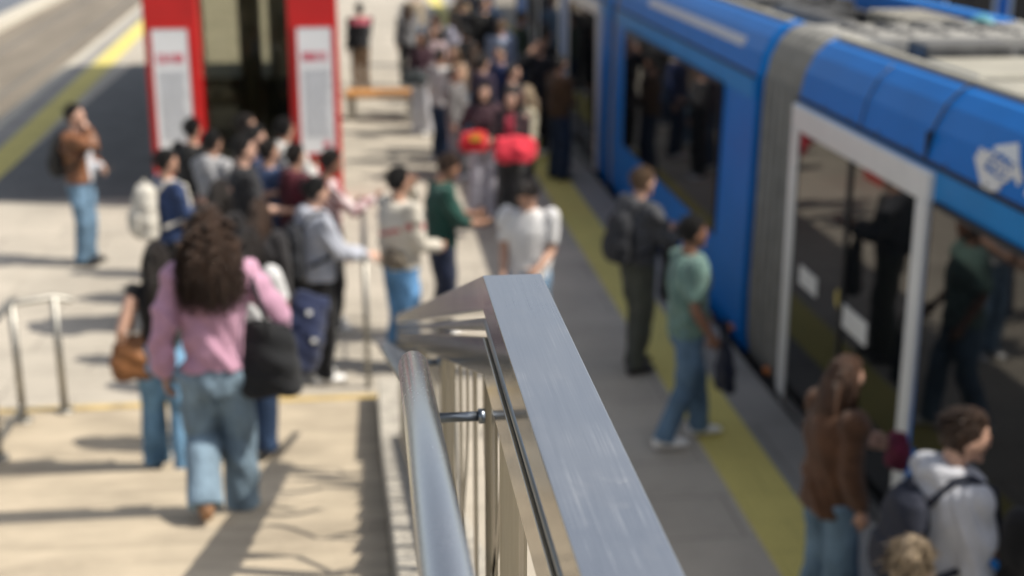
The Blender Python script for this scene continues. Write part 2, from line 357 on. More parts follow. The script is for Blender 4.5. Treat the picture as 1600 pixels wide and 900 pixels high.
# handrail tube on brackets
HX, HZ, HR = .076, 3.31, .0255
hz = lambda y: HZ + (.167 * (2.165 - y) if y < 2.165 else S * (y - 2.165))
bm = bmesh.new(); tube(bm, [(HX - .03, -.9, hz(-.9)), (HX, 2.165, HZ), (HX, 2.185, HZ - .004), (HX, 2.192, HZ - .012)], [HR, HR, HR * .93, HR * .7], 40); hr = rpart('handrail', bm, M_tube, True)
bm = bmesh.new(); tube(bm, [(HX, 2.15, HZ - .012), (HX, 9.35, HZ - .012 + S * 7.2)], HR, 28); rpart('sloping_handrail', bm, steel('dimmed tube steel', (.38, .37, .35), .42, (30, .8, 30)), True)  # same tube in a darker colour, standing in for its dimmer reflection
for y in (.62, 2.24, 3.6, 5.25, 6.9, 8.5):
    z = hz(y); bm = bmesh.new(); zz2 = z - (.10 if y < 3 else .035)
    tube(bm, [(HX, y + .006, z - .01), (HX + .002, y + .006, zz2 + .012), (HX + .02, y + .006, zz2 - .003), (.2, y + .006, zz2 - .003)], [.0085, .009, .009, .009], 14)
    tube(bm, [(.192, y + .006, zz2 - .003), (.203, y + .006, zz2 - .003)], .0135, 16)
    rpart('bracket', bm, M_rod, True)

# newel frame at the foot of the stairs
nb = thing('steel_barrier', 'thin grey steel barrier frame standing at the foot of the stair wall', 'barrier', (.0, 10.75, 0))
for y in (0, .95, 1.9):
    bm = bmesh.new(); tube(bm, [(0, y, 0), (0, y, 1.12)], .024, 12); obj('post', bm, M_galv, nb, True)
bm = bmesh.new(); tube(bm, [(0, -.05, 1.12), (0, 1.95, 1.12)], .024, 12, True); obj('top_rail', bm, M_galv, nb, True)
for z in (.25, .5, .75):
    bm = bmesh.new(); tube(bm, [(0, 0, z), (0, 1.9, z)], .010, 8); obj('cross_bar', bm, M_galv, nb, True)

# railing at the left
lr = thing('stair_railing', 'low grey tubular steel railing on the left side of the stairs', 'railing', (-2.6, 10.0, .15))
for x, y in ((.0, -.05), (.27, .12), (-.01, -.75), (-.015, -1.6)):
    bm = bmesh.new(); zb = -.14 if y > .3 else 0.; tube(bm, [(x, y, zb), (x, y, .93)], .028, 14); tube(bm, [(x, y, zb), (x, y, zb + .015)], .07, 14); obj('post', bm, M_galv, lr, True)
bm = bmesh.new(); tube(bm, [(-.02, -3.2, .95), (0, -.06, .95), (.02, .0, .94)], .027, 14, True); obj('top_rail', bm, M_galv, lr, True)
bm = bmesh.new(); tube(bm, [(.0, -.05, .93), (.27, .12, .92), (.38, .16, .88)], .022, 12, True); obj('side_rail', bm, M_galv, lr, True)
bm = bmesh.new(); tube(bm, [(-.02, -3.2, .12), (0, -.05, .12)], .022, 10); obj('bottom_rail', bm, M_galv, lr, True)

# ============================================================ RED SHELTER
sh = thing('platform_shelter', 'red pillared platform shelter with flat roof and tinted glass between its pillars', 'shelter', (-1.45, 17.6, 0))
def part(name, bm, m, par, **k):
    o = obj(name, bm, m, par, **k)
    r = par
    while r.parent: r = r.parent
    o.matrix_parent_inverse = Matrix.Translation(r.location).inverted() if par is r else Matrix.Identity(4)
    return o
def glyphs(x0, x1, z0, z1, y, n, rnd, m, par, name):
    """row of letter-like strokes (the photograph is too soft to read them)"""
    bm = bmesh.new(); w = (x1 - x0) / n
    for i in range(n):
        a = x0 + i * w; b = a + w * .72; t = w * .2
        box(bm, a, a + t, y - .004, y, z0, z1)
        k = rnd.randint(0, 3)
        if k != 0: box(bm, b - t, b, y - .004, y, z0, z1)
        if k != 1: box(bm, a + t, b - (t if k else 0), y - .004, y, z1 - t, z1)
        if k != 2: box(bm, a + t, b - (t if k else 0), y - .004, y, (z0 + z1) / 2 - t / 2, (z0 + z1) / 2 + t / 2)
    return part(name, bm, m, par)
rnd = random.Random(5)
for k, (x0, x1, p0, p1, lab) in enumerate(((-2.64, -1.98, -2.545, -2.10, 'left'), (-.87, -.25, -.755, -.32, 'right'))):
    pl = part('pillar', bx(x0, x1, 17.56, 18.35, 0, 3.3), M_red, sh, bevel=.02)
    def sub(name, bm, m):
        o = obj(name, bm, m, pl); return o
    sub('info_panel', bx(p0, p1, 17.535, 17.557, .68, 2.28), M_panel)
    sub('panel_frame', (lambda b: (box(b, p0 - .03, p0, 17.53, 17.559, .65, 2.31), box(b, p1, p1 + .03, 17.53, 17.559, .65, 2.31), box(b, p0, p1, 17.53, 17.559, 2.28, 2.31), box(b, p0, p1, 17.53, 17.559, .65, .68), b)[-1])(bmesh.new()), M_red)
    bm = bmesh.new(); w = (p1 - p0 - .12) / 5
    for i in range(5):
        a = p0 + .06 + i * w; b = a + w * .8; t = .018; y0, y1 = 17.530, 17.534
        pat = ('C', 'U', 'I', 'O', 'N')[i] if k == 0 else ('N', 'O', 'U', 'T', 'E')[i]
        z0, z1 = 1.86, 1.97
        if pat in 'CUONE': box(bm, a, a + t, y0, y1, z0, z1)
        if pat in 'UON': box(bm, b - t, b, y0, y1, z0, z1)
        if pat in 'COTE': box(bm, a + t, b - (t if pat == 'O' else 0), y0, y1, z1 - t, z1)
        if pat in 'CUOE': box(bm, a + t, b - (t if pat in 'UO' else 0), y0, y1, z0, z0 + t)
        if pat in 'E': box(bm, a + t, b, y0, y1, z0 + .045, z0 + .045 + t)
        if pat in 'IT': box(bm, (a + b) / 2 - t / 2, (a + b) / 2 + t / 2, y0, y1, z0, z1 - (t if pat == 'T' else 0))
        if pat == 'N': box(bm, a + t, b - t, y0, y1, z0 + .04, z0 + .07)
    sub('red_heading', bm, M_redink)
    bm = bmesh.new()
    for i in range(24):
        z = 1.74 - i * .037; xx = p0 + .06
        while xx < p1 - .09:
            l = rnd.uniform(.02, .07); box(bm, xx, min(xx + l, p1 - .05), 17.531, 17.534, z, z + .012); xx += l + .014
    sub('small_print', bm, M_ink)
    bm = bmesh.new(); box(bm, p1 - .16, p1 - .05, 17.530, 17.534, .76, .80); box(bm, p1 - .13, p1 - .09, 17.530, 17.534, .81, .84); sub('red_mark', bm, M_redink)
part('shelter_roof', bx(-3.7, 1.45, 17.7, 31.2, 3.3, 3.48), mat('dark shelter roof', (.08, .08, .085), .6), sh, bevel=.03)
part('glass_pane', bx(-1.975, -.875, 17.95, 17.97, .06, 3.28), M_tint, sh)
part('back_panel', bx(-1.975, -1.55, 18.35, 18.38, .02, 1.55), mat('black shelter panel', (.015, .017, .017), .35), sh)
part('back_panel', bx(-1.25, -.875, 18.35, 18.38, .02, 1.55), MATS['black shelter panel'], sh)
for y in (18.4, 24.5, 30.4):
    bm = bmesh.new(); tube(bm, [(-1.4, y, 0), (-1.4, y, 3.3)], .15, 18); part('column', bm, mat('brown grey column', (.10, .09, .075), .5), sh, smooth=True)

# bench behind the shelter
bn = thing('bench', 'orange wooden bench on pale legs beside the right red pillar', 'bench', (.38, 24.0, 0), R(-6))
obj('seat', bx(-.62, .62, -.25, .25, .40, .50), M_orange, bn, bevel=.02)
for x in (-.52, .52): obj('leg', bx(x - .06, x + .06, -.2, .2, 0, .40), M_kerb, bn, bevel=.01)

# ============================================================ TRAM
XS = 3.43
def car_profile(mirror=False):
    p = [(3.46, -.12), (3.42, .1), (3.415, .6), (3.43, 1.2), (3.45, 2.2), (3.46, 2.42), (3.50, 2.62), (3.57, 2.76), (3.66, 2.85), (3.78, 2.90), (3.88, 2.88), (3.90, 2.55)]
    q = [(9.51 - x, z) for x, z in p][::-1]
    return p + q
tram = thing('tram', 'blue articulated tram with white door frames standing at the platform', 'tram', (4.75, 12, -.17))
def tp(name, bm, m, parent=None, **k):
    o = obj(name, bm, m, parent or tram, **k)
    if parent is None: o.matrix_parent_inverse = Matrix.Translation(tram.location).inverted()
    return o
def frame_rect(bm, x0, x1, y0, y1, z0, z1, wy, wt, wb=0):
    box(bm, x0, x1, y0, y0 + wy, z0, z1); box(bm, x0, x1, y1 - wy, y1, z0, z1); box(bm, x0, x1, y0 + wy, y1 - wy, z1 - wt, z1)
    if wb: box(bm, x0, x1, y0 + wy, y1 - wy, z0, z0 + wb)
def module(y0, y1):
    bm = bmesh.new(); prism(bm, car_profile(), 'Y', y0, y1); body = tp('car_body', bm, M_blue, bevel=.015)
    body['label'] = 'blue car section'
    for s in (0, 1):      # lighter strip and dark seam above the windows, on both sides
        f = lambda x: 9.51 - x if s else x
        a, b = sorted((f(3.438), f(3.50)))
        bm = bmesh.new(); box(bm, a, b, y0 + .04, y1 - .04, 2.215, 2.40); obj('light_band', bm, M_blue2, body)
        a, b = sorted((f(3.448), f(3.50)))
        bm = bmesh.new(); box(bm, a, b, y0 + .02, y1 - .02, 2.402, 2.43); obj('seam', bm, M_blk, body)
    return body
def window(body, y0, y1, z0=.70, z1=2.2, side=0):
    f = (lambda x: 9.51 - x) if side else (lambda x: x)
    a, b = sorted((f(3.402), f(3.50)))
    o = obj('window', bx(a, b, y0, y1, z0, z1), M_glass, body, bevel=.004)
    bm = bmesh.new(); a, b = sorted((f(3.406), f(3.5))); frame_rect(bm, a, b, y0 - .025, y1 + .025, z0 - .025, z1 + .025, .024, .024, .024); obj('window_seal', bm, M_blk, o)
    return o
def door(body, y0, y1, side=0, stickers=False):
    f = (lambda x: 9.51 - x) if side else (lambda x: x)
    a, b = sorted((f(3.395), f(3.50)))
    d = obj('door', bx(*sorted((f(3.413), f(3.50))), y0 + .1, y1 - .1, -.02, 2.2), M_glass, body)
    bm = bmesh.new(); box(bm, a, b, y0, y0 + .17, -.04, 2.19); box(bm, a, b, y1 - .17, y1, -.04, 2.19); box(bm, a, b, y0, y1, 2.192, 2.385); obj('door_frame', bm, M_white, d, bevel=.012)
    m_ = (y0 + y1) / 2; bm = bmesh.new(); box(bm, *sorted((f(3.400), f(3.5))), m_ - .03, m_ + .03, 0, 2.19); obj('door_seal', bm, M_blk, d)
    obj('door_sill', bx(*sorted((f(3.36), f(3.5))), y0 + .17, y1 - .17, -.10, -.025), M_galv, d)
    if stickers:
        for ya, yb, z0, z1 in ((9.62, 10.03, 1.02, 1.17), (8.56, 9.03, .99, 1.16)):
            obj('sticker', bx(3.407, 3.414, ya, yb, z0, z1), M_white, d)
        bm = bmesh.new(); bmesh.ops.create_cone(bm, cap_ends=True, segments=20, radius1=.07, radius2=.07, depth=.007, matrix=Matrix.Translation((3.4105, 9.14, 1.16)) @ Matrix.Rotation(R(90), 4, 'Y')); obj('round_button', bm, mat('dull yellow label', (.5, .4, .1), .5), d)
    return d
# section nearest the camera
b1 = module(1.2, 10.47)
door(b1, 7.74, 10.42, stickers=True); window(b1, 3.55, 7.66, .66); window(b1, 1.6, 3.2, .66)
door(b1, 7.74, 10.42, 1); window(b1, 3.55, 7.66, .66, 2.2, 1)
bm = bmesh.new(); box(bm, 3.452, 3.50, 7.94, 7.965, 2.44, 2.60)
obj('panel_joint', bm, M_blk, b1)
pts = [(3.452, 7.95, 2.44), (3.492, 7.95, 2.62), (3.562, 7.95, 2.765), (3.655, 7.95, 2.857), (3.78, 7.95, 2.905)]
bm = bmesh.new(); tube(bm, pts, .008, 6); obj('panel_joint', bm, M_roofg, b1, True)
# emblem: tilted white square with a zigzag sign cut into it, and small letters after it
PZ = [(2.2, 3.45), (2.42, 3.46), (2.62, 3.50), (2.76, 3.57), (2.85, 3.66), (2.9, 3.78)]
def sx_(z):
    for (z0, x0), (z1, x1) in zip(PZ, PZ[1:]):
        if z <= z1: return x0 + (x1 - x0) * (z - z0) / (z1 - z0)
    return PZ[-1][1]
def stamp(par, name, rows, tl, tr, bl, m):
    """marks following the curved side panel; corners are (y, z)"""
    e = bmesh.new(); nr, nc = len(rows), len(rows[0]); sub_ = 2; V_ = {}
    def vert(i, j):
        if (i, j) not in V_:
            u, v = j / (nc * sub_), i / (nr * sub_); y = tl[0] + (tr[0] - tl[0]) * u + (bl[0] - tl[0]) * v; z = tl[1] + (tr[1] - tl[1]) * u + (bl[1] - tl[1]) * v
            V_[(i, j)] = e.verts.new((sx_(z) - .006, y, z))
        return V_[(i, j)]
    for i in range(nr * sub_):
        for j in range(nc * sub_):
            if rows[i // sub_][j // sub_] == '#': e.faces.new((vert(i, j), vert(i, j + 1), vert(i + 1, j + 1), vert(i + 1, j)))
    o = obj(name, e, m, par); md = o.modifiers.new('s', 'SOLIDIFY'); md.thickness = .003; return o
stamp(b1, 'emblem', ("..#...######", ".####.######", "######..####", "####..#..###", "###.##.#..##", "##..#.##.#.#", "###..#.##.##", "####.##.####", "#####..#####", "########..##", "######....#.", "#####......."), (7.385, 2.60), (6.95, 2.715), (7.13, 2.405), M_white)
stamp(b1, 'lettering', ("##.##..##..#.#", "#.#.#.#..#.##.", "#.#.#.#..#.#..", "#.#.#..##..#.."), (6.68, 2.575), (6.10, 2.575), (6.68, 2.49), M_white)
for i, (y0, y1) in enumerate(((3.3, 3.325), (5.6, 5.625), (9.08, 9.10))):
    bm = bmesh.new(); tube(bm, [(x, y0, z) for x, y, z in [(3.453, 0, 2.44), (3.493, 0, 2.62), (3.563, 0, 2.765), (3.656, 0, 2.857)]], .005, 6); obj('panel_joint', bm, M_roofg, b1, True)
for y in np.arange(1.6, 10.3, .55):
    bm = bmesh.new(); ball(bm, (3.452, y, 2.452), .010, 1); obj('rivet', bm, M_roofg, b1)

# middle section
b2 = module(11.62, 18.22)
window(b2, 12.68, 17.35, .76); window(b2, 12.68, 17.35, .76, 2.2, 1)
bm = bmesh.new(); box(bm, -.012, .02, 12.25, 16.45, -.045, .05); o = obj('white_stripe', bm, mat('pale side strip', (.55, .56, .60), .4), b2, bevel=.01); o.location = (3.518, 0, 2.645); o.rotation_euler = (0, R(22), 0)  # plain pale strip along the upper side panel
# far sections with doors
b3 = module(18.72, 27.3)
door(b3, 19.35, 22.35); door(b3, 23.0, 26.0); window(b3, 26.2, 27.1); 
b4 = module(28.3, 35.2); window(b4, 29.6, 34.2, .76)
b5 = module(36.2, 45.0); door(b5, 37.0, 39.6); window(b5, 40.2, 44.3)
def bellows(y0, y1):
    n = max(2, round((y1 - y0) / .19)); bm = bmesh.new(); P = [p for i, p in enumerate(car_profile()) if i not in (11, 12)]; secs = []; st = (y1 - y0) / n
    for i in range(n):
        for f, k in ((0, .10), (.08, .02), (.25, .0), (.42, .02), (.52, .10), (.99, .10)):
            t = y0 + st * (i + f); cx, cz = 4.755, 1.4
            secs.append(([bm.verts.new((cx + (x - cx) * (1 - k) * .985, t, cz + (z - cz) * (1 - k * .6))) for x, z in P], k))
    m_ = len(P)
    for (a, ka), (b, kb) in zip(secs, secs[1:]):
        for i in range(m_):
            fc = bm.faces.new((a[i], a[(i + 1) % m_], b[(i + 1) % m_], b[i]))
            if ka > .05 and kb > .05: fc.material_index = 1  # grooves coloured black to paint in the shade between ribs
    bm.faces.new(secs[0][0]); bm.faces.new(secs[-1][0][::-1])
    tp('bellows', bm, [M_bel, M_blk])
bellows(10.49, 11.60); bellows(18.24, 18.70); bellows(27.32, 28.28); bellows(35.22, 36.18)
for y in (10.62, 11.72): 
    bm = bmesh.new(); ball(bm, (3.415, y + .12 if y < 11 else y + .2, .02), (.03, .06, .04)); tp('marker_lamp', bm, M_amber, smooth=True)
# underframe and roof gear
tp('underframe', bx(3.75, 5.76, 1.5, 44.8, -.17, 0), M_blk)
rr = random.Random(11)
def rbox(x0, x1, y0, y1, z0, z1, m, name='roof_unit'): return tp(name, bx(x0, x1, y0, y1, z0, z1), m, bevel=.03)
for (ya, yb) in ((1.3, 10.4), (11.7, 18.15), (18.8, 27.2), (28.4, 35.1), (36.3, 44.9)):
    tp('roof_edge_highlight', bx(3.72, 3.80, ya, yb, 2.86, 2.912), M_roofw, bevel=.02)  # pale strip paints the lit line along the fairing shoulder
    tp('roof_deck', bx(3.90, 5.61, ya, yb, 2.50, 2.57), M_roofd)
    for x in (4.02, 5.42): tp('roof_rail', bx(x, x + .07, ya + .1, yb - .1, 2.57, 2.70), M_roofg)
# large beige covers near, dense gear beyond
rbox(4.12, 5.40, 2.6, 5.2, 2.6, 2.74, M_roofg, 'roof_cover'); rbox(4.10, 5.42, 5.3, 7.35, 2.62, 2.72, M_roofg, 'roof_cover')
rbox(4.16, 5.42, 7.45, 8.72, 2.66, 2.79, M_roofw, 'roof_cover'); rbox(4.16, 5.42, 8.85, 9.75, 2.66, 2.81, M_roofw, 'roof_cover')
rbox(4.15, 5.3, 10.25, 10.45, 2.58, 2.72, M_roofd)
for (ya, yb) in ((13.7, 18.0), (19.0, 27.0), (28.6, 35.0), (36.5, 44.6)):
    y = ya
    while y < yb - .5:
        l = min(rr.uniform(.45, 1.3), yb - y); z = rr.uniform(2.62, 2.92); x0 = rr.uniform(4.1, 4.5); x1 = rr.uniform(x0 + .4, 5.35)
        rbox(x0, x1, y, y + l - .22, 2.58, z, rr.choice((M_roofg, M_roofg, M_roofw, M_roofd, M_roofd)))
        if x0 > 4.3: rbox(4.08, x0 - .08, y + .1, y + l * .6, 2.58, rr.uniform(2.6, 2.8), rr.choice((M_roofg, M_roofd)))
        if x1 < 5.0: rbox(x1 + .1, 5.38, y, y + l * .5, 2.58, rr.uniform(2.65, 2.95), rr.choice((M_roofg, M_roofw, M_roofd)))
        if rr.random() < .7:
            bm = bmesh.new(); tube(bm, [(x0, y + .05, z + .02), (x0 + .1, y + .1, z + .08), (x1 - .1, y + l * .5, z + .12), (x1 - .05, y + l * .9, z + .03)], .022, 8); tp('cable_pipe', bm, rr.choice((M_roofg, M_blk)), smooth=True)
        y += l
# coupling gear over the first joint
for k in range(5):
    bm = bmesh.new(); x = 4.1 + k * .3; tube(bm, [(x, 10.25, 2.62), (x + .05, 10.7, 2.85), (x, 11.3, 2.87), (x, 11.9, 2.66)], .045, 8); tp('cable_pipe', bm, M_roofg, smooth=True)
rbox(4.7, 5.4, 10.5, 11.2, 2.66, 2.84, M_roofd); rbox(4.2, 4.9, 9.85, 10.2, 2.58, 2.9, M_roofg)
for i in range(10): rbox(4.85, 5.40, 11.75 + i * .11, 11.80 + i * .11, 2.58, 2.88, M_roofw if i % 2 else M_roofg, 'cooling_fin')
bm = bmesh.new(); tube(bm, [(4.3, 11.8, 2.74), (4.3, 13.6, 2.74)], .15, 18, True); tp('air_tank', bm, M_roofg, smooth=True)
bm = bmesh.new(); ball(bm, (5.45, 11.6, 2.80), (.12, .2, .14)); tp('horn_cover', bm, mat('teal cover', (.08, .28, .30), .5), smooth=True)
tr2 = copy_tree(tram); tr2.location = (4.75 + 7.2, 9.0, -.17)
tr2['label'] = 'second blue tram on the next track, seen beyond the roof of the nearer tram'; tram['group'] = tr2['group'] = 'trams in the station'

# ============================================================ PEOPLE
SKIN = {'light': (.56, .34, .25), 'mid': (.45, .26, .18), 'tan': (.36, .19, .12), 'brown': (.22, .11, .07)}
def skinm(k): return mat('skin ' + k, SKIN[k], .5, noise=.1, scale=14.)
def hairm(k):
    c = {'black': (.010, .008, .007), 'dark': (.022, .014, .010), 'brown': (.075, .038, .021), 'auburn': (.11, .05, .026), 'light': (.20, .12, .065), 'blond': (.50, .38, .25), 'grey': (.12, .11, .10)}[k]
    return mat('hair ' + k, c, .45, noise=.45, scale=10., bump=1., bscale=60., stretch=(6, 6, .8))
M_eye = mat('eye dark', (.015, .01, .01), .2); M_lip = mat('lip', (.38, .14, .12), .5)
M_shoeW = mat('white shoe', (.84, .84, .83), .5); M_shoeB = mat('black shoe', (.02, .02, .022), .5); M_shoeT = mat('tan shoe', (.30, .16, .08), .5)
SHOES = {'white': M_shoeW, 'black': M_shoeB, 'tan': M_shoeT}
def ik(a, b, l1, l2, hint):
    """joint between a and b, bones l1, l2, bent towards hint; returns (joint, end)"""
    d = b - a; D = min(d.length, (l1 + l2) * .995); u = d.normalized(); b = a + u * D
    x = (l1 * l1 - l2 * l2 + D * D) / (2 * D); h = math.sqrt(max(l1 * l1 - x * x, 0)); hp = hint - u * hint.dot(u)
    hp = hp.normalized() if hp.length > 1e-6 else Vector((0, 1, 0))
    return a + u * x + hp * h, b
def hand(bm, wr, dr, pn, curl=.5, s=1.):
    """palm and five separate fingers; dr points along the hand, pn out of the palm"""
    dr = dr.normalized(); pn = (pn - dr * pn.dot(dr)).normalized(); sx = dr.cross(pn)
    loft(bm, [(wr, sx, pn, .026 * s, .018 * s), (wr + dr * .03 * s, sx, pn, .034 * s, .017 * s), (wr + dr * .065 * s, sx, pn, .041 * s, .016 * s), (wr + dr * .088 * s, sx, pn, .040 * s, .013 * s)], 10)
    for i, l in enumerate((.068, .078, .073, .055)):
        b0 = wr + dr * .08 * s + sx * (-.030 + .020 * i) * s; p = [b0]; a = 0.
        for q, f in enumerate((.45, .32, .23)):
            a += curl * (.9 if q else .6); p.append(p[-1] + (dr * math.cos(a) + pn * math.sin(a)) * l * f * s)
        tube(bm, p, [.0092 * s, .0085 * s, .008 * s, .0065 * s], 7, True)
    t0 = wr + dr * .025 * s - sx * .030 * s; p = [t0, t0 + (dr * .7 - sx * .6 + pn * .3).normalized() * .035 * s]
    p.append(p[-1] + (dr * .85 - sx * .15 + pn * .5 * (1 + curl)).normalized() * .030 * s); p.append(p[-1] + (dr * .8 + sx * .1 + pn * .5 * (1 + curl)).normalized() * .024 * s)
    tube(bm, p, [.013 * s, .011 * s, .010 * s, .008 * s], 8, True)
def person(label, x, y, z, face, h=1.72, sex='m', skin='mid', hair='dark', hstyle='short', top=None, sleeve='long', bag=.022, hem=.90, bottom=None, hemr=.075, shoe='white', hood=False,
           armL=None, armR=None, lean=0., headyaw=0., headpitch=0., stride=.0, footz=(0, 0), hairlen=.35, width=1., detail=.014, group='people waiting on the platform', curlL=.5, curlR=.5, seed=1, topname='shirt', twist=0., opened=None, logo=None, short_hem=False, collar=False):
    s = h / 1.75; rz = R(face); root = thing('person', label, 'person', (x, y, z), rz, group)
    V = Vector; rn = random.Random(seed)
    u = V((0, math.sin(R(lean)), math.cos(R(lean)))); f = V((0, math.cos(R(lean)), -math.sin(R(lean)))); r = V((1, 0, 0))
    wf = 1. if sex == 'm' else .90
    P0 = V((0, -.02, .92)) - u * 0
    def sp(t, a=0., b=0.): return P0 + u * (t - .92) + r * a + f * b
    # skeleton (1.75 m figure, scaled at the end)
    shw = .185 * wf * width
    SH = [sp(1.415, -shw), sp(1.415, shw)]
    L1, L2 = .29, .255
    arms = []
    for k, (spec, sg) in enumerate(((armL, -1), (armR, 1))):
        if spec is None: spec = ((sg * .04, .06, -.545), (sg * .25, -1., 0.), (0, .1, -1))
        tgt, hint, pnm = (spec + ((0, .1, -1),))[:3] if len(spec) == 2 else spec
        el, wr = ik(SH[k], SH[k] + V(tgt), L1, L2, V(hint)); arms.append((SH[k], el, wr))
    legs = []
    for k, sg in enumerate((-1, 1)):
        hip = sp(.90, sg * .088 * (1.03 if sex == 'f' else 1.)); dy = stride * (1 if k == 0 else -1)
        ank = V((sg * .10, dy * .5 - .03, .085 + footz[k] / s + (.03 if abs(stride) > .25 and dy < 0 else 0)))
        kn, ank = ik(hip, ank, .4125, .4045, V((0, 1, .05))); legs.append((hip, kn, ank))
    # head frame
    Hq = Euler((R(-headpitch), 0, R(headyaw))).to_matrix(); nb = sp(1.47, 0, -.01); hc = nb + Hq @ V((0, .025, .155)) + V((0, 0, .005))
    def hp(a, b, c): return hc + Hq @ V((a, b, c))
    vs = detail / s
    # ---- body
    bm = bmesh.new()
    k_ = wf * width
    T = [(.80, .10, .085), (.86, .155, .105), (.93, .168 if sex == 'm' else .178, .112), (1.03, .145 if sex == 'm' else .125, .100), (1.16, .150 if sex == 'm' else .132, .108), (1.30, .168, .115), (1.38, .170, .105), (1.44, .125, .085), (1.475, .06, .062)]
    loft(bm, [(sp(t, 0, 0), r, f, a * k_, b) for t, a, b in T], 20)
    tube(bm, [sp(1.42), nb + V((0, .0, .02)), hc + Hq @ V((0, -.02, -.03))], [.062, .055, .052], 14)
    for hd in (0,):
        vv = ball(bm, (0, 0, 0), (.074, .094, .117), 3)
        for v in vv:
            c = v.co
            if c.z < -.01:
                q = (-.01 - c.z) / .107; c.x *= 1 - .28 * q; c.y = c.y * (1 - .10 * q) + .012 * q
            if c.y > .06: c.y -= (c.y - .06) * .25
        for v in vv: v.co = hc + Hq @ v.co
    ball(bm, hp(0, .088, -.018), (.013, .020, .024), 2, Hq); ball(bm, hp(0, .080, .010), (.009, .014, .026), 2, Hq)
    ball(bm, hp(0, .078, -.088), (.026, .018, .016), 2, Hq)
    for sg in (-1, 1): ball(bm, hp(sg * .076, -.008, -.012), (.010, .020, .032), 2, Hq)
    for a, e, wq in arms:
        ball(bm, a, (.056, .056, .056), 2); tube(bm, [a, a.lerp(e, .35), a.lerp(e, .75), e, e.lerp(wq, .3), e.lerp(wq, .75), wq], [.050, .048, .041, .038, .041, .031, .025], 12)
        ball(bm, wq, .026, 2)
    for hip, kn, an in legs:
        ball(bm, hip, .085, 2); tube(bm, [hip, hip.lerp(kn, .3), hip.lerp(kn, .75), kn, kn.lerp(an, .3), kn.lerp(an, .7), an], [.084, .082, .063, .054, .056, .042, .034], 12)
        tube(bm, [an + V((0, -.04, -.03)), an + V((0, .04, -.045)), an + V((0, .14, -.06))], [.034, .036, .028], 10, True)
    me = voxel(bm, vs * .9, 1)
    # hands, eyes and lips join the body mesh
    bm = bmesh.new(); bm.from_mesh(me); nf = len(bm.faces)
    for (a, e, wq), spec, cu in zip(arms, (armL, armR), (curlL, curlR)):
        d = (wq - e).normalized(); pnm = V(spec[2]) if spec and len(spec) > 2 else V((-math.copysign(1, wq.x), 0, 0))
        hand(bm, wq - d * .012, d, pnm, cu)
    n1 = len(bm.faces)
    for sg in (-1, 1): ball(bm, hp(sg * .030, .079, .008), (.012, .010, .008), 2, Hq)
    n2 = len(bm.faces)
    for sg in (-1, 1): ball(bm, hp(sg * .031, .082, .028), (.017, .006, .004), 1, Hq)
    n3 = len(bm.faces)
    ball(bm, hp(0, .083, -.053), (.021, .009, .007), 2, Hq)
    bm.faces.ensure_lookup_table()
    for i in range(n1, n2): bm.faces[i].material_index = 1
    for i in range(n2, n3): bm.faces[i].material_index = 2
    for i in range(n3, len(bm.faces)): bm.faces[i].material_index = 3
    bm.to_mesh(me); bm.free()
    parts = [mobj('body', me, [skinm(skin), M_eye, hairm(hair), M_lip], root)]
    # ---- trousers
    if bottom is not None:
        bm = bmesh.new()
        loft(bm, [(sp(t, 0, 0), r, f, a * k_ + .016, b + .018) for t, a, b in [(.79, .10, .09), (.86, .16, .11), (.93, .17 if sex == 'm' else .18, .114), (1.0, .155 if sex == 'm' else .15, .103), (1.04, .140, .098)]], 20)
        for hip, kn, an in legs:
            end = an + V((0, -.005, -.035)) if not short_hem else kn + (kn - hip).normalized() * .02
            if short_hem: tube(bm, [hip, hip.lerp(kn, .5), end], [.100, .088, .085], 16)
            else:
                w2 = hemr
                tube(bm, [hip + V((0, 0, .02)), hip.lerp(kn, .35), hip.lerp(kn, .8), kn, kn.lerp(an, .35), kn.lerp(an, .8), end], [.105, .100, .078 + .35 * (w2 - .055), .070 + .5 * (w2 - .055), .070 + .75 * (w2 - .055), w2, w2 * 1.04], 16)
        me = voxel(bm, vs, 1)
        a1, a2, a3 = rn.uniform(0, 6), rn.uniform(0, 6), rn.uniform(0, 6)
        disp(me, lambda p: folds(p, a1, 1.3))
        parts.append(mobj('jeans' if 'denim' in bottom.name else 'trousers', me, bottom, root))
    # ---- top
    if top is not None:
        bm = bmesh.new(); o_ = bag
        secs = []
        for t, a, b in [(hem, .165 if sex == 'm' else .160, .112), (.98, .160 if sex == 'm' else .150, .108), (1.06, .150 if sex == 'm' else .138, .104), (1.16, .152 if sex == 'm' else .138, .110), (1.30, .170, .117), (1.38, .172, .108), (1.435, .130, .088), (1.475, .066, .066)]:
            if t < hem: continue
            oo = o_ if t < 1.36 else o_ * .55
            secs.append((sp(t, 0, 0), r, f, a * k_ + oo, b + oo))
        loft(bm, secs, 22)
        if sex == 'f':
            for sg in (-1, 1): ball(bm, sp(1.27, sg * .075, .085 + o_ * .5), (.065, .05, .06), 2)
        for a, e, wq in arms:
            ball(bm, a, .056 + o_ * .5, 2); d = (wq - e).normalized()
            so_ = o_ * .55 + .004
            if sleeve == 'long': tube(bm, [a, a.lerp(e, .35), a.lerp(e, .8), e, e.lerp(wq, .4), e.lerp(wq, .8), wq - d * .01], [.052 + so_, .050 + so_, .044 + so_, .042 + so_, .042 + so_, .036 + so_ * .9, .030 + so_ * .5], 16)
            elif sleeve == 'half': tube(bm, [a, a.lerp(e, .4), e, e.lerp(wq, .35)], [.052 + so_, .052 + so_, .044 + so_, .043 + so_], 16)
            elif sleeve == 'short': tube(bm, [a, a.lerp(e, .35), a.lerp(e, .78)], [.052 + so_, .053 + so_, .051 + so_], 16)
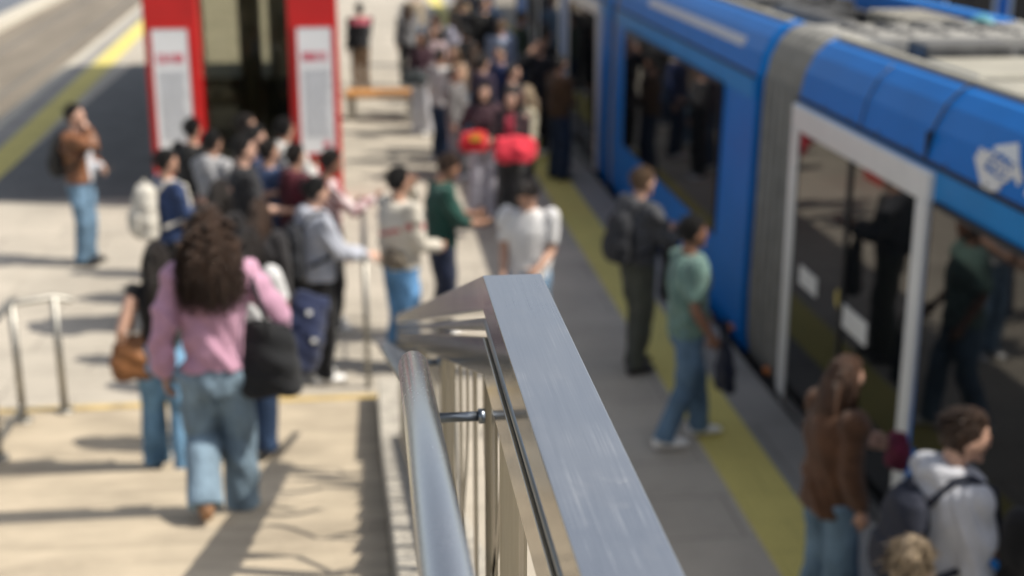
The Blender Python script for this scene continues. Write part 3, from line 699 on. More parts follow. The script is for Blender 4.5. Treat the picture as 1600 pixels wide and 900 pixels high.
        if hood:
            ball(bm, sp(1.46, 0, -.085), (.105, .065, .075), 2); ball(bm, sp(1.40, 0, -.115), (.085, .045, .07), 2)
            for sg in (-1, 1): tube(bm, [sp(1.47, sg * .07, -.06), sp(1.475, sg * .085, .01), sp(1.44, sg * .045, .075)], [.035, .032, .022], 10, True)
        if collar:
            for sg in (-1, 1): tube(bm, [sp(1.50, 0, -.075), sp(1.50, sg * .06, -.03), sp(1.475, sg * .06, .03), sp(1.43, sg * .03, .09)], [.014, .016, .016, .012], 8, True)
        me = voxel(bm, vs, 1)
        a1, a2, a3 = rn.uniform(0, 6), rn.uniform(0, 6), rn.uniform(0, 6); am = min(o_ / .022, 1.8)
        disp(me, lambda p: folds(p, a1, am * 1.5))
        tm = [top]
        if opened is not None: tm.append(opened)
        if logo is not None: tm.append(logo[0])
        ob = mobj(topname, me, tm, root); parts.append(ob)
        if opened is not None or logo is not None:
            cs = np.empty(len(me.polygons) * 3, 'f'); me.polygons.foreach_get('center', cs); cs = cs.reshape(-1, 3); mi = np.zeros(len(me.polygons), 'i')
            tors = (np.abs(cs[:, 0]) < .15)
            if opened is not None: mi[(np.abs(cs[:, 0]) < .055 + .02 * (1.4 - cs[:, 2])) & (cs[:, 1] > .05) & (cs[:, 2] < 1.47)] = 1
            if logo is not None: mi[logo[1](cs)] = len(tm) - 1
            me.polygons.foreach_set('material_index', mi)
    # ---- hair
    bm = bmesh.new(); vv = ball(bm, (0, 0, 0), (1, 1, 1), 4)
    big = {'short': (1.10, 1.14), 'crop': (1.05, 1.06), 'curly': (1.22, 1.16), 'long': (1.13, 1.12), 'mop': (1.22, 1.22), 'bun': (1.08, 1.08), 'cap': (1.1, 1.08)}[hstyle]
    for v in vv:
        d = v.co.copy(); fr = d.y * 1.0 - (d.z - .25) * .95     # large in the face region
        lim = .22 if hstyle in ('short', 'crop', 'cap') else .25
        k2 = max(0, min(1, (fr - lim) / .18))
        low = max(0, min(1, (-d.z - (.35 if hstyle in ('short', 'crop', 'cap') else .6)) / .2)); k2 = max(k2, low)
        q = big[0] * (1 - k2) + .86 * k2
        n_ = (math.sin(9 * d.x + 5 * d.z + seed) * math.sin(8 * d.y + 4 * d.z) + .5 * math.sin(21 * d.x + seed) * math.sin(19 * d.z + 17 * d.y)) * ({'curly': .10, 'mop': .06}.get(hstyle, .025)) * (1 - k2)
        q += n_
        v.co = hc + Hq @ V((d.x * .076 * q, d.y * .097 * q - .006, d.z * .118 * q * (1.0 if d.z < 0 else big[1] / big[0])))
    if hstyle in ('long', 'curly'):
        L = hairlen; N = 7; wv = 1.0 if hstyle == 'long' else 1.25
        secs = []
        for i in range(N):
            t = i / (N - 1); ww = (.072 + .035 * math.sin(t * 2.4)) * wv * (1 - .45 * t ** 3); dd = (.050 + .012 * math.sin(t * 3)) * wv * (1 - .4 * t ** 2)
            hd = Hq @ V((0, -.045 - .01 * wv, 0)); c = hc + hd + V((0, -.055 * math.sin(min(t * 2.2, 1.57)) - .015 * wv * t, .03 - (L + .03) * t)) + f * 0
            secs.append((c, r, V((0, 1, 0)), ww, dd))
        loft(bm, secs, 18)
        if hstyle == 'long' and L > .2:
            for sg in (-1, 1):
                tube(bm, [hp(sg * .072, .01, .03), hp(sg * .082, .012, -.06), hp(sg * .085, .01, -.14), hp(sg * .08, .03, -.14) + V((0, 0, -L * .5))], [.022, .026, .026, .012], 10, True)
        if hstyle == 'curly':
            for i in range(50):
                t = rn.random(); an = rn.uniform(-2.6, 2.6); ww = (.115 + .05 * math.sin(t * 2.8)) * (1 - .25 * t) * rn.uniform(.8, 1.08)
                ball(bm, hc + V((math.sin(an) * ww, -.06 - abs(math.cos(an)) * .065, .06 - (L + .05) * t)), rn.uniform(.014, .030), 1)
    if hstyle == 'bun': ball(bm, hp(0, -.12, .03), (.045, .045, .045), 2)
    if hstyle == 'mop' or hstyle == 'curly':
        for i in range(46):
            th = rn.uniform(0, 6.28); ph = rn.uniform(.05, 1.35); d = V((math.sin(ph) * math.cos(th), math.sin(ph) * math.sin(th), math.cos(ph)))
            if d.y > .55 and d.z < .5: continue
            ball(bm, hc + Hq @ V((d.x * .088, d.y * .108 - .01, d.z * .130)), rn.uniform(.016, .028), 1)
    me = voxel(bm, vs * .75, 1)
    a1 = rn.uniform(0, 6)
    st = 150 if hstyle in ('long', 'short', 'crop') else 90
    am2 = .003 if hstyle != 'curly' else .0
    if hstyle == 'curly': disp(me, lambda p: .013 * np.sin(62 * p[:, 0] + 3 * np.sin(31 * p[:, 2])) * np.sin(57 * p[:, 2] + 20 * p[:, 1]) + .009 * np.sin(118 * p[:, 0] + 40 * p[:, 1]) * np.sin(105 * p[:, 2] + 2 * np.sin(40 * p[:, 0])))
    disp(me, lambda p: am2 * np.sin(st * p[:, 0] + 9 * p[:, 2] + 14 * np.sin(9 * p[:, 2]) * (1 if hstyle == 'curly' else .15) + a1) + am2 * .8 * np.sin(st * .8 * p[:, 1] + 5 * p[:, 2] + a1))
    parts.append(mobj('hair' if hstyle != 'cap' else 'beanie', me, hairm(hair), root))
    if detail < .016:
        bm = bmesh.new(); long_ = hstyle in ('long', 'curly'); ns = {'curly': 1500, 'long': 420}.get(hstyle, 420)
        for i in range(ns):
            th = rn.uniform(0, 6.283); cz_ = rn.uniform(.05 if not long_ else -.1, 1); sz_ = math.sqrt(1 - cz_ * cz_); d = V((math.cos(th) * sz_, math.sin(th) * sz_, cz_))
            if d.y - (d.z - .25) * .95 > (.30 if not long_ else .33): continue
            q = big[0] * .98; root_p = hc + Hq @ V((d.x * .076 * q, d.y * .097 * q - .006, d.z * .118 * (q if d.z < 0 else big[1])))
            if long_:
                Ls = hairlen * rn.uniform(.75, 1.12) + .05 * d.z; wide = (.55 if hstyle == 'long' else 1.3); N = 12 if hstyle == 'curly' else 7; pts = []; ph = rn.uniform(0, 6.28); fr_ = rn.uniform(38, 60); am_ = .004 if hstyle == 'long' else .013
                dx = d.x * .075 * wide + rn.gauss(0, .012) * wide; 
                for k in range(N):
                    t = k / (N - 1); e_ = math.sin(min(t * 1.6, 1.57))
                    base_ = root_p + V((dx * e_ * (1 - .25 * t), -(.045 + .05 * max(0, -d.y)) * e_ * (1.0 if hstyle == 'curly' else .6) + (.02 if d.y > 0 else 0) * 0, -Ls * t - (root_p.z - hc.z) * t * .9))
                    pts.append(base_ + V((math.sin(ph + fr_ * t * Ls * 2), math.cos(ph + fr_ * t * Ls * 2), 0)) * am_ * min(1, t * 3))
                rad = [(.0042 if hstyle == 'curly' else .0032) * (1 - .75 * (k / (N - 1)) ** 2) for k in range(N)]
            else:
                tl_ = Hq @ V((d.x * .4 + rn.gauss(0, .3), -.55 + d.y * .3 + rn.gauss(0, .3), -.25 + rn.gauss(0, .25))); L_ = rn.uniform(.02, .045) * (1.5 if hstyle == 'mop' else 1)
                pts = [root_p - (Hq @ d) * .004, root_p + (Hq @ d) * .006 + tl_ * L_ * .5, root_p + (Hq @ d) * .006 + tl_ * L_]; rad = [.0035, .003, .0012]
            tube(bm, pts, rad, 3)
        bmesh.ops.recalc_face_normals(bm, faces=bm.faces); me2 = bpy.data.meshes.new('t'); bm.to_mesh(me2); bm.free()
        bm = bmesh.new(); bm.from_mesh(parts[-1].data); bm.from_mesh(me2); bm.to_mesh(parts[-1].data); bm.free(); bpy.data.meshes.remove(me2)
        parts[-1].data.polygons.foreach_set('use_smooth', [True] * len(parts[-1].data.polygons))
    # ---- shoes
    for hip, kn, an in legs:
        bm = bmesh.new(); o0 = V((an.x, an.y, an.z - .085)); sg = math.copysign(1, an.x); X = V((1, 0, 0)); Z = V((0, 0, 1)); Y = V((0, 1, 0))
        secs = [(o0 + V((0, -.085, .045)), X, Z, .026, .034), (o0 + V((0, -.06, .045)), X, Z, .036, .045), (o0 + V((0, 0, .045)), X, Z, .040, .046), (o0 + V((sg * .006, .08, .036)), X, Z, .047, .037), (o0 + V((sg * .008, .14, .030)), X, Z, .046, .030), (o0 + V((sg * .004, .185, .026)), X, Z, .028, .022)]
        loft(bm, secs, 14); tube(bm, [o0 + V((0, -.03, .05)), o0 + V((0, -.03, .11))], [.045, .042], 12)
        me = voxel(bm, .010, 1); parts.append(mobj('shoe', me, SHOES[shoe], root))
    for p in parts: p.scale = (s, s, s)
    root['_s'] = s
    return dict(root=root, sp=sp, arms=arms, legs=legs, hc=hc, s=s, M=Matrix.Translation((x, y, z)) @ Matrix.Rotation(rz, 4, 'Z') @ Matrix.Scale(s, 4), rz=rz)

def at_person(p, v): return p['M'] @ Vector(v)
def backpack(p, col, label, off=(0, -.20, 1.20), sz=(.155, .085, .22), m=None, straps=True, group='backpacks', tilt=0.):
    """soft pack with rounded body, front pocket, straps over the shoulders"""
    o0 = at_person(p, p['sp'](off[2], off[0], off[1])); t = thing('backpack', label, 'backpack', o0, p['rz'], group)
    m = m or mat('pack ' + label[:18], col, .8, noise=.15, scale=10., bump=.6, bscale=90.)
    bm = bmesh.new(); X, Y = Vector((1, 0, 0)), Vector((0, 1, 0)); a, b, c = sz
    loft(bm, [((0, 0, -c), X, Y, a * .80, b * .80), ((0, -.01, -c * .85), X, Y, a, b * 1.05), ((0, -.01, -c * .3), X, Y, a * 1.03, b * 1.1), ((0, 0, c * .35), X, Y, a * .97, b), ((0, .01, c * .8), X, Y, a * .8, b * .8), ((0, .02, c), X, Y, a * .45, b * .5)], 18)
    me = voxel(bm, .012, 2); disp(me, lambda q: .004 * np.sin(40 * q[:, 2] + 30 * q[:, 0])); mobj('bag_body', me, m, t)
    bm = bmesh.new(); loft(bm, [((0, -b * .95, -c * .8), X, Y, a * .7, b * .30), ((0, -b * 1.05, -c * .5), X, Y, a * .78, b * .42), ((0, -b * 1.0, -c * .05), X, Y, a * .74, b * .35), ((0, -b * .9, c * .05), X, Y, a * .6, b * .2)], 14)
    mobj('front_pocket', voxel(bm, .012, 1), m, t)
    bm = bmesh.new(); tube(bm, [(-.035, .01, c * .95), (-.02, .01, c + .045), (.02, .01, c + .045), (.035, .01, c * .95)], .008, 8, True); obj('carry_loop', bm, m, t, True)
    if straps:
        for sg in (-1, 1):
            bm = bmesh.new(); pts = [p['sp'](1.37, sg * .09, -.15), p['sp'](1.475, sg * .115, -.06), p['sp'](1.485, sg * .12, .01), p['sp'](1.42, sg * .13, .125), p['sp'](1.25, sg * .145, .155), p['sp'](1.12, sg * .19, .05), p['sp'](1.06, sg * .17, -.12)]
            inv = (Matrix.Translation(o0) @ Matrix.Rotation(p['rz'], 4, 'Z')).inverted()
            q = [inv @ (p['M'] @ v) for v in pts]; tube(bm, q, .017, 8, True); obj('strap', bm, m, t, True)
    return t
def bagobj(name, label, cat, loc, rz, size, m, strap=None, group=None, squash=1.):
    t = thing(name, label, cat, loc, rz, group); bm = bmesh.new(); a, b, c = size; X, Y = Vector((1, 0, 0)), Vector((0, 1, 0))
    loft(bm, [((0, 0, -c), X, Y, a * .75, b * .8), ((0, 0, -c * .8), X, Y, a, b), ((0, 0, 0), X, Y, a * 1.05, b * 1.0), ((0, 0, c * .7), X, Y, a * .9, b * .6), ((0, 0, c), X, Y, a * .78, b * .25)], 18)
    me = voxel(bm, .012, 2); disp(me, lambda q: .008 * np.sin(26 * q[:, 0] + 12 * q[:, 2]) + .005 * np.sin(50 * q[:, 2] + 21 * q[:, 0])); mobj('bag_body', me, m, t)
    if strap:
        bm = bmesh.new(); inv = (Matrix.Translation(loc) @ Matrix.Rotation(rz, 4, 'Z')).inverted(); tube(bm, [inv @ Vector(v) for v in strap], .013, 8, True); obj('strap', bm, m, t, True)
    return t
def phone(p, side, label, m=None):
    a, e, wq = p['arms'][side]; d = (wq - e).normalized(); c = at_person(p, wq + d * .09 + Vector((0, .02, .02)))
    t = thing('phone', label, 'phone', c, p['rz'], 'phones held in the hand')
    o = obj('phone_body', bx(-.037, .037, -.005, .005, -.07, .07), mat('phone case', (.02, .02, .022), .3), t, bevel=.003); o.rotation_euler = (R(-50), 0, 0)
    o2 = obj('screen', bx(-.033, .033, -.0075, -.0055, -.066, .066), mat('phone screen', (.03, .035, .04), .08), t); o2.rotation_euler = (R(-50), 0, 0)

W = lambda r_, v: v
# arm presets (target offset from the shoulder, elbow hint, palm normal)
HOLD_L = ((.10, .30, -.22), (-.5, -.3, -1), (1, 0, .3)); HOLD_R = ((-.10, .30, -.22), (.5, -.3, -1), (-1, 0, .3))
FACE_R = ((-.10, .20, .12), (.7, .3, -1), (-.3, -1, .1)); BELLY_L = ((.14, .24, -.36), (-.6, -.6, -.6), (1, 0, 0)); BELLY_R = ((-.14, .24, -.36), (.6, -.6, -.6), (-1, 0, 0))
c_ = cloth
BLK = c_('black', (.014, .014, .016)); NAVY = c_('navy', (.016, .024, .055)); WHT = c_('white', (.66, .66, .66), .08); GRYH = c_('grey melange', (.42, .44, .50), .1)
J_l = denim('light blue', (.24, .38, .55)); J_m = denim('mid blue', (.11, .21, .36)); J_d = denim('dark blue', (.03, .055, .11)); J_b = denim('bright blue', (.19, .36, .54)); J_f = denim('faded blue', (.16, .24, .32))

PEO = {}
# man on the far left, by himself
p = PEO['A'] = person('man in a brown leather jacket, hand raised to his face, left of the red pillar', -3.02, 14.95, 0, -104, 1.76, 'm', 'light', 'dark', 'short', top=mat('brown leather', (.21, .085, .035), .45, noise=.3, scale=7., bump=.4, bscale=60.), topname='jacket', opened=c_('pale tee', (.50, .52, .56), .08), bag=.036, hem=.93, bottom=denim('leather man', (.17, .28, .40)), hemr=.08, shoe='black', armR=((-.12, .16, .10), (.8, .4, -1), (-.4, -1, .1)), armL=BELLY_L, seed=3, group='people waiting on the platform')
backpack(p, (.03, .028, .026), 'dark backpack on the man in the brown leather jacket')
phone(p, 0, 'dark phone held by the man in the leather jacket')
p = PEO['B'] = person('person in a navy hoodie with black hair below the left red pillar', -1.75, 12.5, 0, -62, 1.72, 'm', 'mid', 'black', 'short', top=c_('navy hoodie', (.03, .055, .14)), topname='hoodie', bag=.036, bottom=BLK, armR=HOLD_R, armL=HOLD_L, seed=4)
backpack(p, (.60, .57, .50), 'large cream white backpack on the person in the navy hoodie', sz=(.17, .11, .25), off=(0, -.23, 1.20))
p = PEO['C'] = person('person in a pale grey jacket standing behind the navy hoodie, black hair', -1.42, 13.3, 0, -40, 1.74, 'm', 'mid', 'black', 'short', top=c_('pale grey jacket', (.36, .36, .37), .1), topname='jacket', bag=.042, bottom=BLK, armR=HOLD_R, armL=HOLD_L, seed=5, hood=True)
p = PEO['C2'] = person('dark haired person half hidden behind the pale grey jacket', -1.15, 14.1, 0, -70, 1.76, 'm', 'mid', 'dark', 'short', top=c_('slate shirt', (.10, .11, .12)), bag=.02, bottom=J_d, seed=6, headyaw=-20)
p = PEO['D'] = person('man in a black t-shirt with his forearm stretched to the right', -1.06, 12.6, 0, -76, 1.81, 'm', 'light', 'black', 'short', top=c_('washed black', (.022, .022, .025)), topname='t_shirt', sleeve='half', bag=.04, bottom=BLK, armR=((.02, .32, -.32), (.3, -.6, -1), (-.6, 0, 1)), armL=HOLD_L, seed=7)
p = PEO['X'] = person('person in a blue top with a red patch, behind the man in black', -.86, 13.0, 0, -60, 1.70, 'm', 'mid', 'dark', 'short', top=c_('dusty blue', (.07, .11, .22)), bag=.03, bottom=J_d, seed=8, logo=(c_('red patch', (.55, .03, .05)), lambda c: (np.abs(c[:, 0]) < .09) & (c[:, 1] < 0) & (c[:, 2] > 1.18) & (c[:, 2] < 1.33)))
p = PEO['E'] = person('person in an off-white hoodie and jeans in front of the right red pillar', -.75, 13.9, 0, -48, 1.75, 'm', 'mid', 'black', 'short', top=c_('off white', (.52, .52, .50), .1), topname='hoodie', bag=.046, bottom=denim('dark stone', (.05, .10, .17)), armR=HOLD_R, armL=HOLD_L, hood=True, seed=9)
p = PEO['F'] = person('person in a pink and maroon patterned top just behind the grey hoodie', -.30, 12.35, 0, -75, 1.72, 'm', 'brown', 'dark', 'short', top=striped('patterned maroon', (.55, .46, .46), (.28, .08, .09), 6., 'DIAGONAL', .55), bag=.03, bottom=BLK, armR=((.0, .40, -.12), (.4, -.2, -1), (-1, 0, 0)), armL=HOLD_L, seed=10, headpitch=15)
p = PEO['G'] = person('man in a light grey hoodie and black trousers reaching for the barrier', -.38, 11.0, 0, -66, 1.75, 'm', 'light', 'black', 'short', top=GRYH, topname='hoodie', bag=.042, bottom=BLK, hemr=.078, shoe='white', hood=True, armR=((.06, .36, -.30), (.3, -.5, -1), (-.5, 0, -1)), armL=BELLY_L, seed=11, headpitch=8)
backpack(p, (.022, .024, .03), 'black backpack on the man in the light grey hoodie', off=(0, -.20, 1.17))
p = PEO['V1'] = person('person in a dark maroon hoodie between the off-white hoodie and the grey hoodie', -.60, 12.75, 0, -50, 1.70, 'm', 'mid', 'dark', 'short', top=c_('deep maroon', (.10, .02, .03)), topname='hoodie', bag=.04, bottom=BLK, hood=True, armR=HOLD_R, armL=HOLD_L, seed=61)
p = PEO['V2'] = person('person in black behind the pale grey jacket, nearest the left red pillar', -1.72, 14.3, 0, -30, 1.70, 'm', 'mid', 'black', 'short', top=c_('soot', (.02, .02, .02)), bag=.04, bottom=BLK, seed=62)
p = PEO['V3'] = person('woman with long dark hair in black, just beyond the head of the woman in pink', -1.18, 11.45, 0, -40, 1.66, 'f', 'light', 'dark', 'long', top=c_('raven', (.018, .016, .017)), bag=.035, bottom=J_d, hairlen=.38, armR=HOLD_R, seed=63)
p = PEO['V4'] = person('woman with dark brown hair in a charcoal cardigan behind the white t-shirt', -.82, 10.75, 0, -20, 1.64, 'f', 'light', 'brown', 'long', top=c_('coal cardigan', (.03, .028, .03)), bag=.04, bottom=BLK, hairlen=.34, seed=64)
p = PEO['V5'] = person('person with a dark fringe in a navy jacket left of the off-white hoodie', -1.02, 13.6, 0, -100, 1.72, 'm', 'light', 'black', 'mop', top=c_('marine jacket', (.02, .03, .07)), topname='jacket', bag=.04, bottom=J_d, seed=65)
# on the stairs
p = PEO['H'] = person('woman in a pink sweater with long dark curly hair walking down the stairs', -.74, 6.42, .915, 8, 1.68, 'f', 'mid', 'brown', 'curly', top=c_('pink', (.55, .31, .42), .10), topname='sweater', bag=.034, hem=.93, width=.98, bottom=denim('pale blue wide', (.25, .35, .44)), hemr=.092, shoe='tan', hairlen=.34, armL=((-.09, .02, -.52), (-1, -1, 0), (1, 0, 0)), armR=((.16, .12, -.44), (1, -1, 0), (-1, 0, 0)), stride=-.36, footz=(.1533, 0), seed=12, detail=.012, group='people walking down the stairs')
bagobj('shoulder_bag', 'large black shoulder bag hanging at the hip of the woman in pink', 'bag', (-.48, 6.38, 1.84), R(-10), (.155, .08, .19), c_('bag black', (.020, .021, .023)), strap=[(-.42, 6.40, 2.0), (-.50, 6.52, 2.24), (-.565, 6.43, 2.335), (-.52, 6.32, 2.2), (-.46, 6.30, 2.0)])
p = PEO['I'] = person('woman with dark hair in a black sleeveless top left of the pink sweater', -1.36, 8.85, .15, 12, 1.66, 'f', 'light', 'dark', 'long', top=BLK, topname='sleeveless_top', sleeve='none', bag=.014, bottom=J_b, hemr=.098, shoe='black', armL=((-.11, .08, -.46), (-.4, -1, 0), (1, 0, 0)), stride=.30, hairlen=.42, seed=13, group='people walking down the stairs')
bagobj('shoulder_bag', 'brown leather bag carried by the woman left of the pink sweater', 'bag', (-1.54, 8.79, 1.03), R(10), (.15, .08, .15), mat('tan leather', (.27, .11, .035), .5, noise=.3, scale=9., bump=.4, bscale=60.), strap=[(-1.56, 8.8, 1.15), (-1.52, 8.78, 1.36), (-1.47, 8.86, 1.51), (-1.45, 8.95, 1.3), (-1.52, 8.9, 1.12)])
p = PEO['J'] = person('woman in a white t-shirt in front of the pink sweater, dark hair', -.78, 9.2, .15, -18, 1.64, 'f', 'mid', 'dark', 'long', top=WHT, topname='t_shirt', sleeve='short', bag=.03, bottom=J_d, hemr=.08, shoe='black', hairlen=.22, armR=HOLD_R, seed=14, stride=.2, group='people walking down the stairs')
p_ = bagobj('travel_bag', 'large navy duffel bag with pale tags right of the pink sweater', 'bag', (-.46, 9.35, .98), R(20), (.17, .16, .29), c_('bag navy', (.02, .028, .07)))
p_.rotation_euler = (0, R(18), R(20))
for x_, zz_ in ((.02, -.02), (-.07, .17)): obj('tag', bx(x_, x_ + .035, -.172, -.155, zz_, zz_ + .03), M_white, p_)
# centre
p = PEO['K'] = person('man in a cream sweater with red lettering shading his eyes with one hand', .32, 11.2, 0, -58, 1.78, 'm', 'mid', 'black', 'short', top=c_('cream', (.58, .54, .46), .08), topname='sweater', bag=.048, hem=.92, bottom=denim('cream man', (.15, .34, .62)), hemr=.08, armR=((-.02, .28, -.34), (.5, -.6, -1), (-1, 0, 0)), armL=((.10, .20, .16), (-.6, .8, -1), (1, -.6, 0)), seed=15, headpitch=0,
    logo=(c_('faded red print', (.50, .14, .14)), lambda c: ((np.abs(c[:, 2] - 1.22 - .3 * c[:, 0]) < .018) & (np.abs(c[:, 0]) < .17)) | ((np.abs(c[:, 2] - 1.30) < .025) & (np.sin(60 * c[:, 1]) > .2) & (np.abs(c[:, 0]) > .17))))
bagobj('crossbody_bag', 'small taupe bag across the cream sweater', 'bag', (.25, 11.05, 1.04), R(-30), (.11, .06, .09), c_('taupe', (.20, .17, .13)))
p = PEO['L'] = person('man in a dark green t-shirt and navy trousers looking at his phone', .72, 11.95, 0, -78, 1.75, 'm', 'tan', 'brown', 'short', top=c_('dark green', (.018, .07, .055)), topname='t_shirt', sleeve='half', bag=.03, bottom=NAVY, armR=((-.05, .34, -.30), (.5, -.5, -1), (-1, 0, .4)), armL=((.06, .34, -.28), (-.5, -.5, -1), (1, 0, .4)), headpitch=25, seed=16)
phone(p, 1, 'phone held by the man in the dark green t-shirt')
p = PEO['M'] = person('man in a white t-shirt with dark tousled hair looking down beside the railing', 1.36, 10.9, 0, 160, 1.74, 'm', 'mid', 'dark', 'mop', top=WHT, topname='t_shirt', sleeve='short', bag=.032, hem=.90, bottom=J_l, hemr=.08, armR=((.0, .16, -.49), (.3, -1, 0), (-1, 0, 0)), armL=((.06, .24, -.40), (-.4, -1, 0), (1, 0, 0)), headpitch=30, seed=17)
phone(p, 1, 'phone held low by the man in the white t-shirt')
# people with the red bags
p = PEO['N1'] = person('woman in a dark top and pale wide trousers holding a red bag', 1.52, 16.6, 0, 172, 1.68, 'f', 'light', 'dark', 'long', top=c_('plum', (.07, .035, .045)), bag=.03, bottom=c_('pale lilac', (.48, .46, .52), .1), hemr=.11, armL=((.05, .22, -.36), (-.6, -.5, -.6), (1, 0, 0)), armR=((.06, .2, -.36), (.6, -.5, -.6), (-1, 0, 0)), seed=18)
bagobj('shopping_bag', 'red bag with a yellow mark held by the woman in pale trousers', 'bag', (1.37, 16.3, 1.02), R(10), (.18, .11, .125), c_('red bag', (.55, .02, .03), .1), group=None)
obj('yellow_mark', bx(-.08, .06, -.125, -.105, .03, .10), mat('bag yellow', (.6, .33, .03), .6), [o for o in C.objects if o.name.startswith('shopping_bag')][-1])
p = PEO['N2'] = person('woman in a dark cardigan over a rose top carrying a bright coral bag', 1.78, 15.9, 0, 160, 1.70, 'f', 'light', 'dark', 'long', top=c_('dark cardigan', (.05, .03, .035)), bag=.03, bottom=c_('charcoal', (.05, .05, .05)), hemr=.10, armL=BELLY_L, armR=BELLY_R, opened=c_('rose', (.42, .05, .08)), seed=19, hairlen=.3)
bagobj('shopping_bag', 'bright coral red bag, larger one, carried by the woman in the dark cardigan', 'bag', (1.78, 15.55, 1.06), R(-5), (.25, .13, .15), c_('coral bag', (.80, .05, .08), .08))
# crowd behind
def crowd(key, label, x, y, face, h, sex, skin, hair, hs, top, bottom, **k):
    PEO[key] = person(label, x, y, 0, face, h, sex, skin, hair, hs, top=top, bottom=bottom, detail=.018, **k)
crowd('O1', 'woman in a dark top and bright white trousers alone on the sunlit platform', 1.02, 22.4, 145, 1.68, 'f', 'mid', 'dark', 'long', c_('dark rose', (.09, .045, .06)), c_('white trousers', (.62, .62, .66), .06), hemr=.11, bag=.035, armR=BELLY_R, armL=BELLY_L, seed=20)
bagobj('handbag', 'dark grey handbag held by the woman in white trousers', 'bag', (.92, 22.15, .98), 0, (.2, .08, .12), c_('slate bag', (.05, .06, .065)))
crowd('O2', 'person in a black jacket at the back left of the crowd', 1.38, 24.4, 110, 1.78, 'm', 'mid', 'black', 'short', c_('black jacket', (.02, .02, .022)), c_('dark grey', (.06, .06, .065)), bag=.04, opened=c_('lilac grey', (.30, .29, .33)), seed=21, armR=BELLY_R)
crowd('O3', 'woman with bare arms in a beige top near the front of the far crowd', 1.42, 20.6, 140, 1.66, 'f', 'light', 'light', 'long', c_('peach', (.55, .36, .24)), c_('stone grey', (.25, .24, .25)), sleeve='short', bag=.02, hemr=.1, armR=BELLY_R, armL=BELLY_L, seed=22)
crowd('O3b', 'person in a mottled grey jacket with a white bag below the beige top', 1.35, 18.9, -120, 1.58, 'f', 'mid', 'brown', 'bun', c_('mottled grey', (.20, .19, .19), .4, scale=25), c_('stone', (.24, .23, .25)), hemr=.10, bag=.04, seed=23, armL=BELLY_L)
crowd('O4', 'bald pale man in a navy top in the middle of the crowd', 2.06, 20.0, 130, 1.72, 'm', 'light', 'grey', 'crop', c_('navy top', (.02, .035, .11)), J_d, bag=.03, seed=24)
crowd('O5', 'man with light brown hair turned away, in a pale blue shirt', 2.42, 23.2, -20, 1.78, 'm', 'light', 'light', 'short', c_('pale blue shirt', (.28, .33, .45)), J_d, bag=.03, seed=25)
crowd('O6', 'tall man in a long black coat at the back of the crowd', 2.45, 26.6, -150, 1.85, 'm', 'light', 'dark', 'short', c_('black coat', (.012, .012, .013)), BLK, bag=.06, hem=.6 + .25, seed=26)
crowd('O7', 'person in a black top with short hair behind the coral bag', 2.10, 18.5, -100, 1.65, 'm', 'light', 'dark', 'short', c_('charcoal top', (.03, .03, .033)), BLK, bag=.03, seed=27, armR=HOLD_R)
crowd('O8', 'person in a black jacket and red scarf on the far left of the sunlit platform', .05, 26.9, 20, 1.76, 'm', 'mid', 'grey', 'short', c_('black windbreaker', (.022, .022, .026)), c_('khaki brown', (.16, .10, .06)), bag=.04, seed=28, logo=(c_('faded rose', (.45, .10, .14)), lambda c: (c[:, 2] > 1.36) & (np.abs(c[:, 0]) < .2)), armR=BELLY_R)
crowd('O9', 'person in a brown jacket and navy trousers stepping towards the tram door', 2.78, 18.7, -60, 1.74, 'm', 'tan', 'black', 'short', c_('dark brown', (.08, .042, .02)), c_('dark navy', (.014, .026, .055)), bag=.04, hemr=.10, seed=29, shoe='black', armR=BELLY_R)
crowd('Q1', 'person in a lilac grey shirt at the back of the crowd', 1.75, 25.6, 60, 1.70, 'f', 'light', 'dark', 'long', c_('lilac shirt', (.38, .37, .46)), J_d, bag=.03, seed=30, armL=BELLY_L)
crowd('Q2', 'person in a dark green jacket beside the open tram doors', 2.98, 24.9, -80, 1.75, 'm', 'mid', 'dark', 'short', c_('forest jacket', (.03, .05, .035)), J_d, bag=.04, seed=31)
crowd('Q3', 'woman in a grey dress coat behind the woman in white trousers', 1.0, 27.9, 20, 1.68, 'f', 'light', 'brown', 'long', c_('dove coat', (.22, .22, .23)), BLK, bag=.04, hem=.86, seed=32)
crowd('Q4', 'person in a tan coat far back between the crowd and the tram', 2.2, 29.8, 130, 1.72, 'm', 'light', 'dark', 'short', c_('camel coat', (.34, .24, .14)), J_d, bag=.04, seed=33)
crowd('Q5', 'person in a black hoodie hidden behind the bald man', 1.75, 22.6, 40, 1.74, 'm', 'mid', 'black', 'short', BLK, J_d, bag=.04, seed=34, hood=True)
crowd('Q6', 'woman in a cream blouse right behind the coral bag', 2.03, 16.6, 100, 1.64, 'f', 'light', 'blond', 'long', c_('cream blouse', (.50, .46, .34)), BLK, bag=.03, seed=35, armL=BELLY_L, armR=BELLY_R)
crowd('Q7', 'person in a black padded jacket between the lilac shirt and the tram', 2.1, 27.6, -30, 1.78, 'm', 'mid', 'black', 'short', c_('padded black', (.015, .015, .018)), BLK, bag=.06, seed=36)
crowd('Q8', 'woman with loose brown hair and bare arms seen from behind in the far crowd', 1.75, 20.9, 10, 1.66, 'f', 'light', 'brown', 'long', c_('ivory top', (.5, .46, .40)), J_l, sleeve='short', bag=.02, seed=37)
crowd('Q9', 'person in a dark purple hoodie just left of the bald man', 1.75, 19.2, -60, 1.70, 'm', 'light', 'dark', 'mop', c_('dark purple', (.045, .03, .06)), J_d, bag=.04, seed=38)
crowd('Q10', 'person in a black coat right inside the shadow of the far tram doors', 3.0, 21.8, -60, 1.80, 'm', 'mid', 'black', 'short', c_('ebony coat', (.01, .01, .012)), BLK, bag=.05, seed=39)
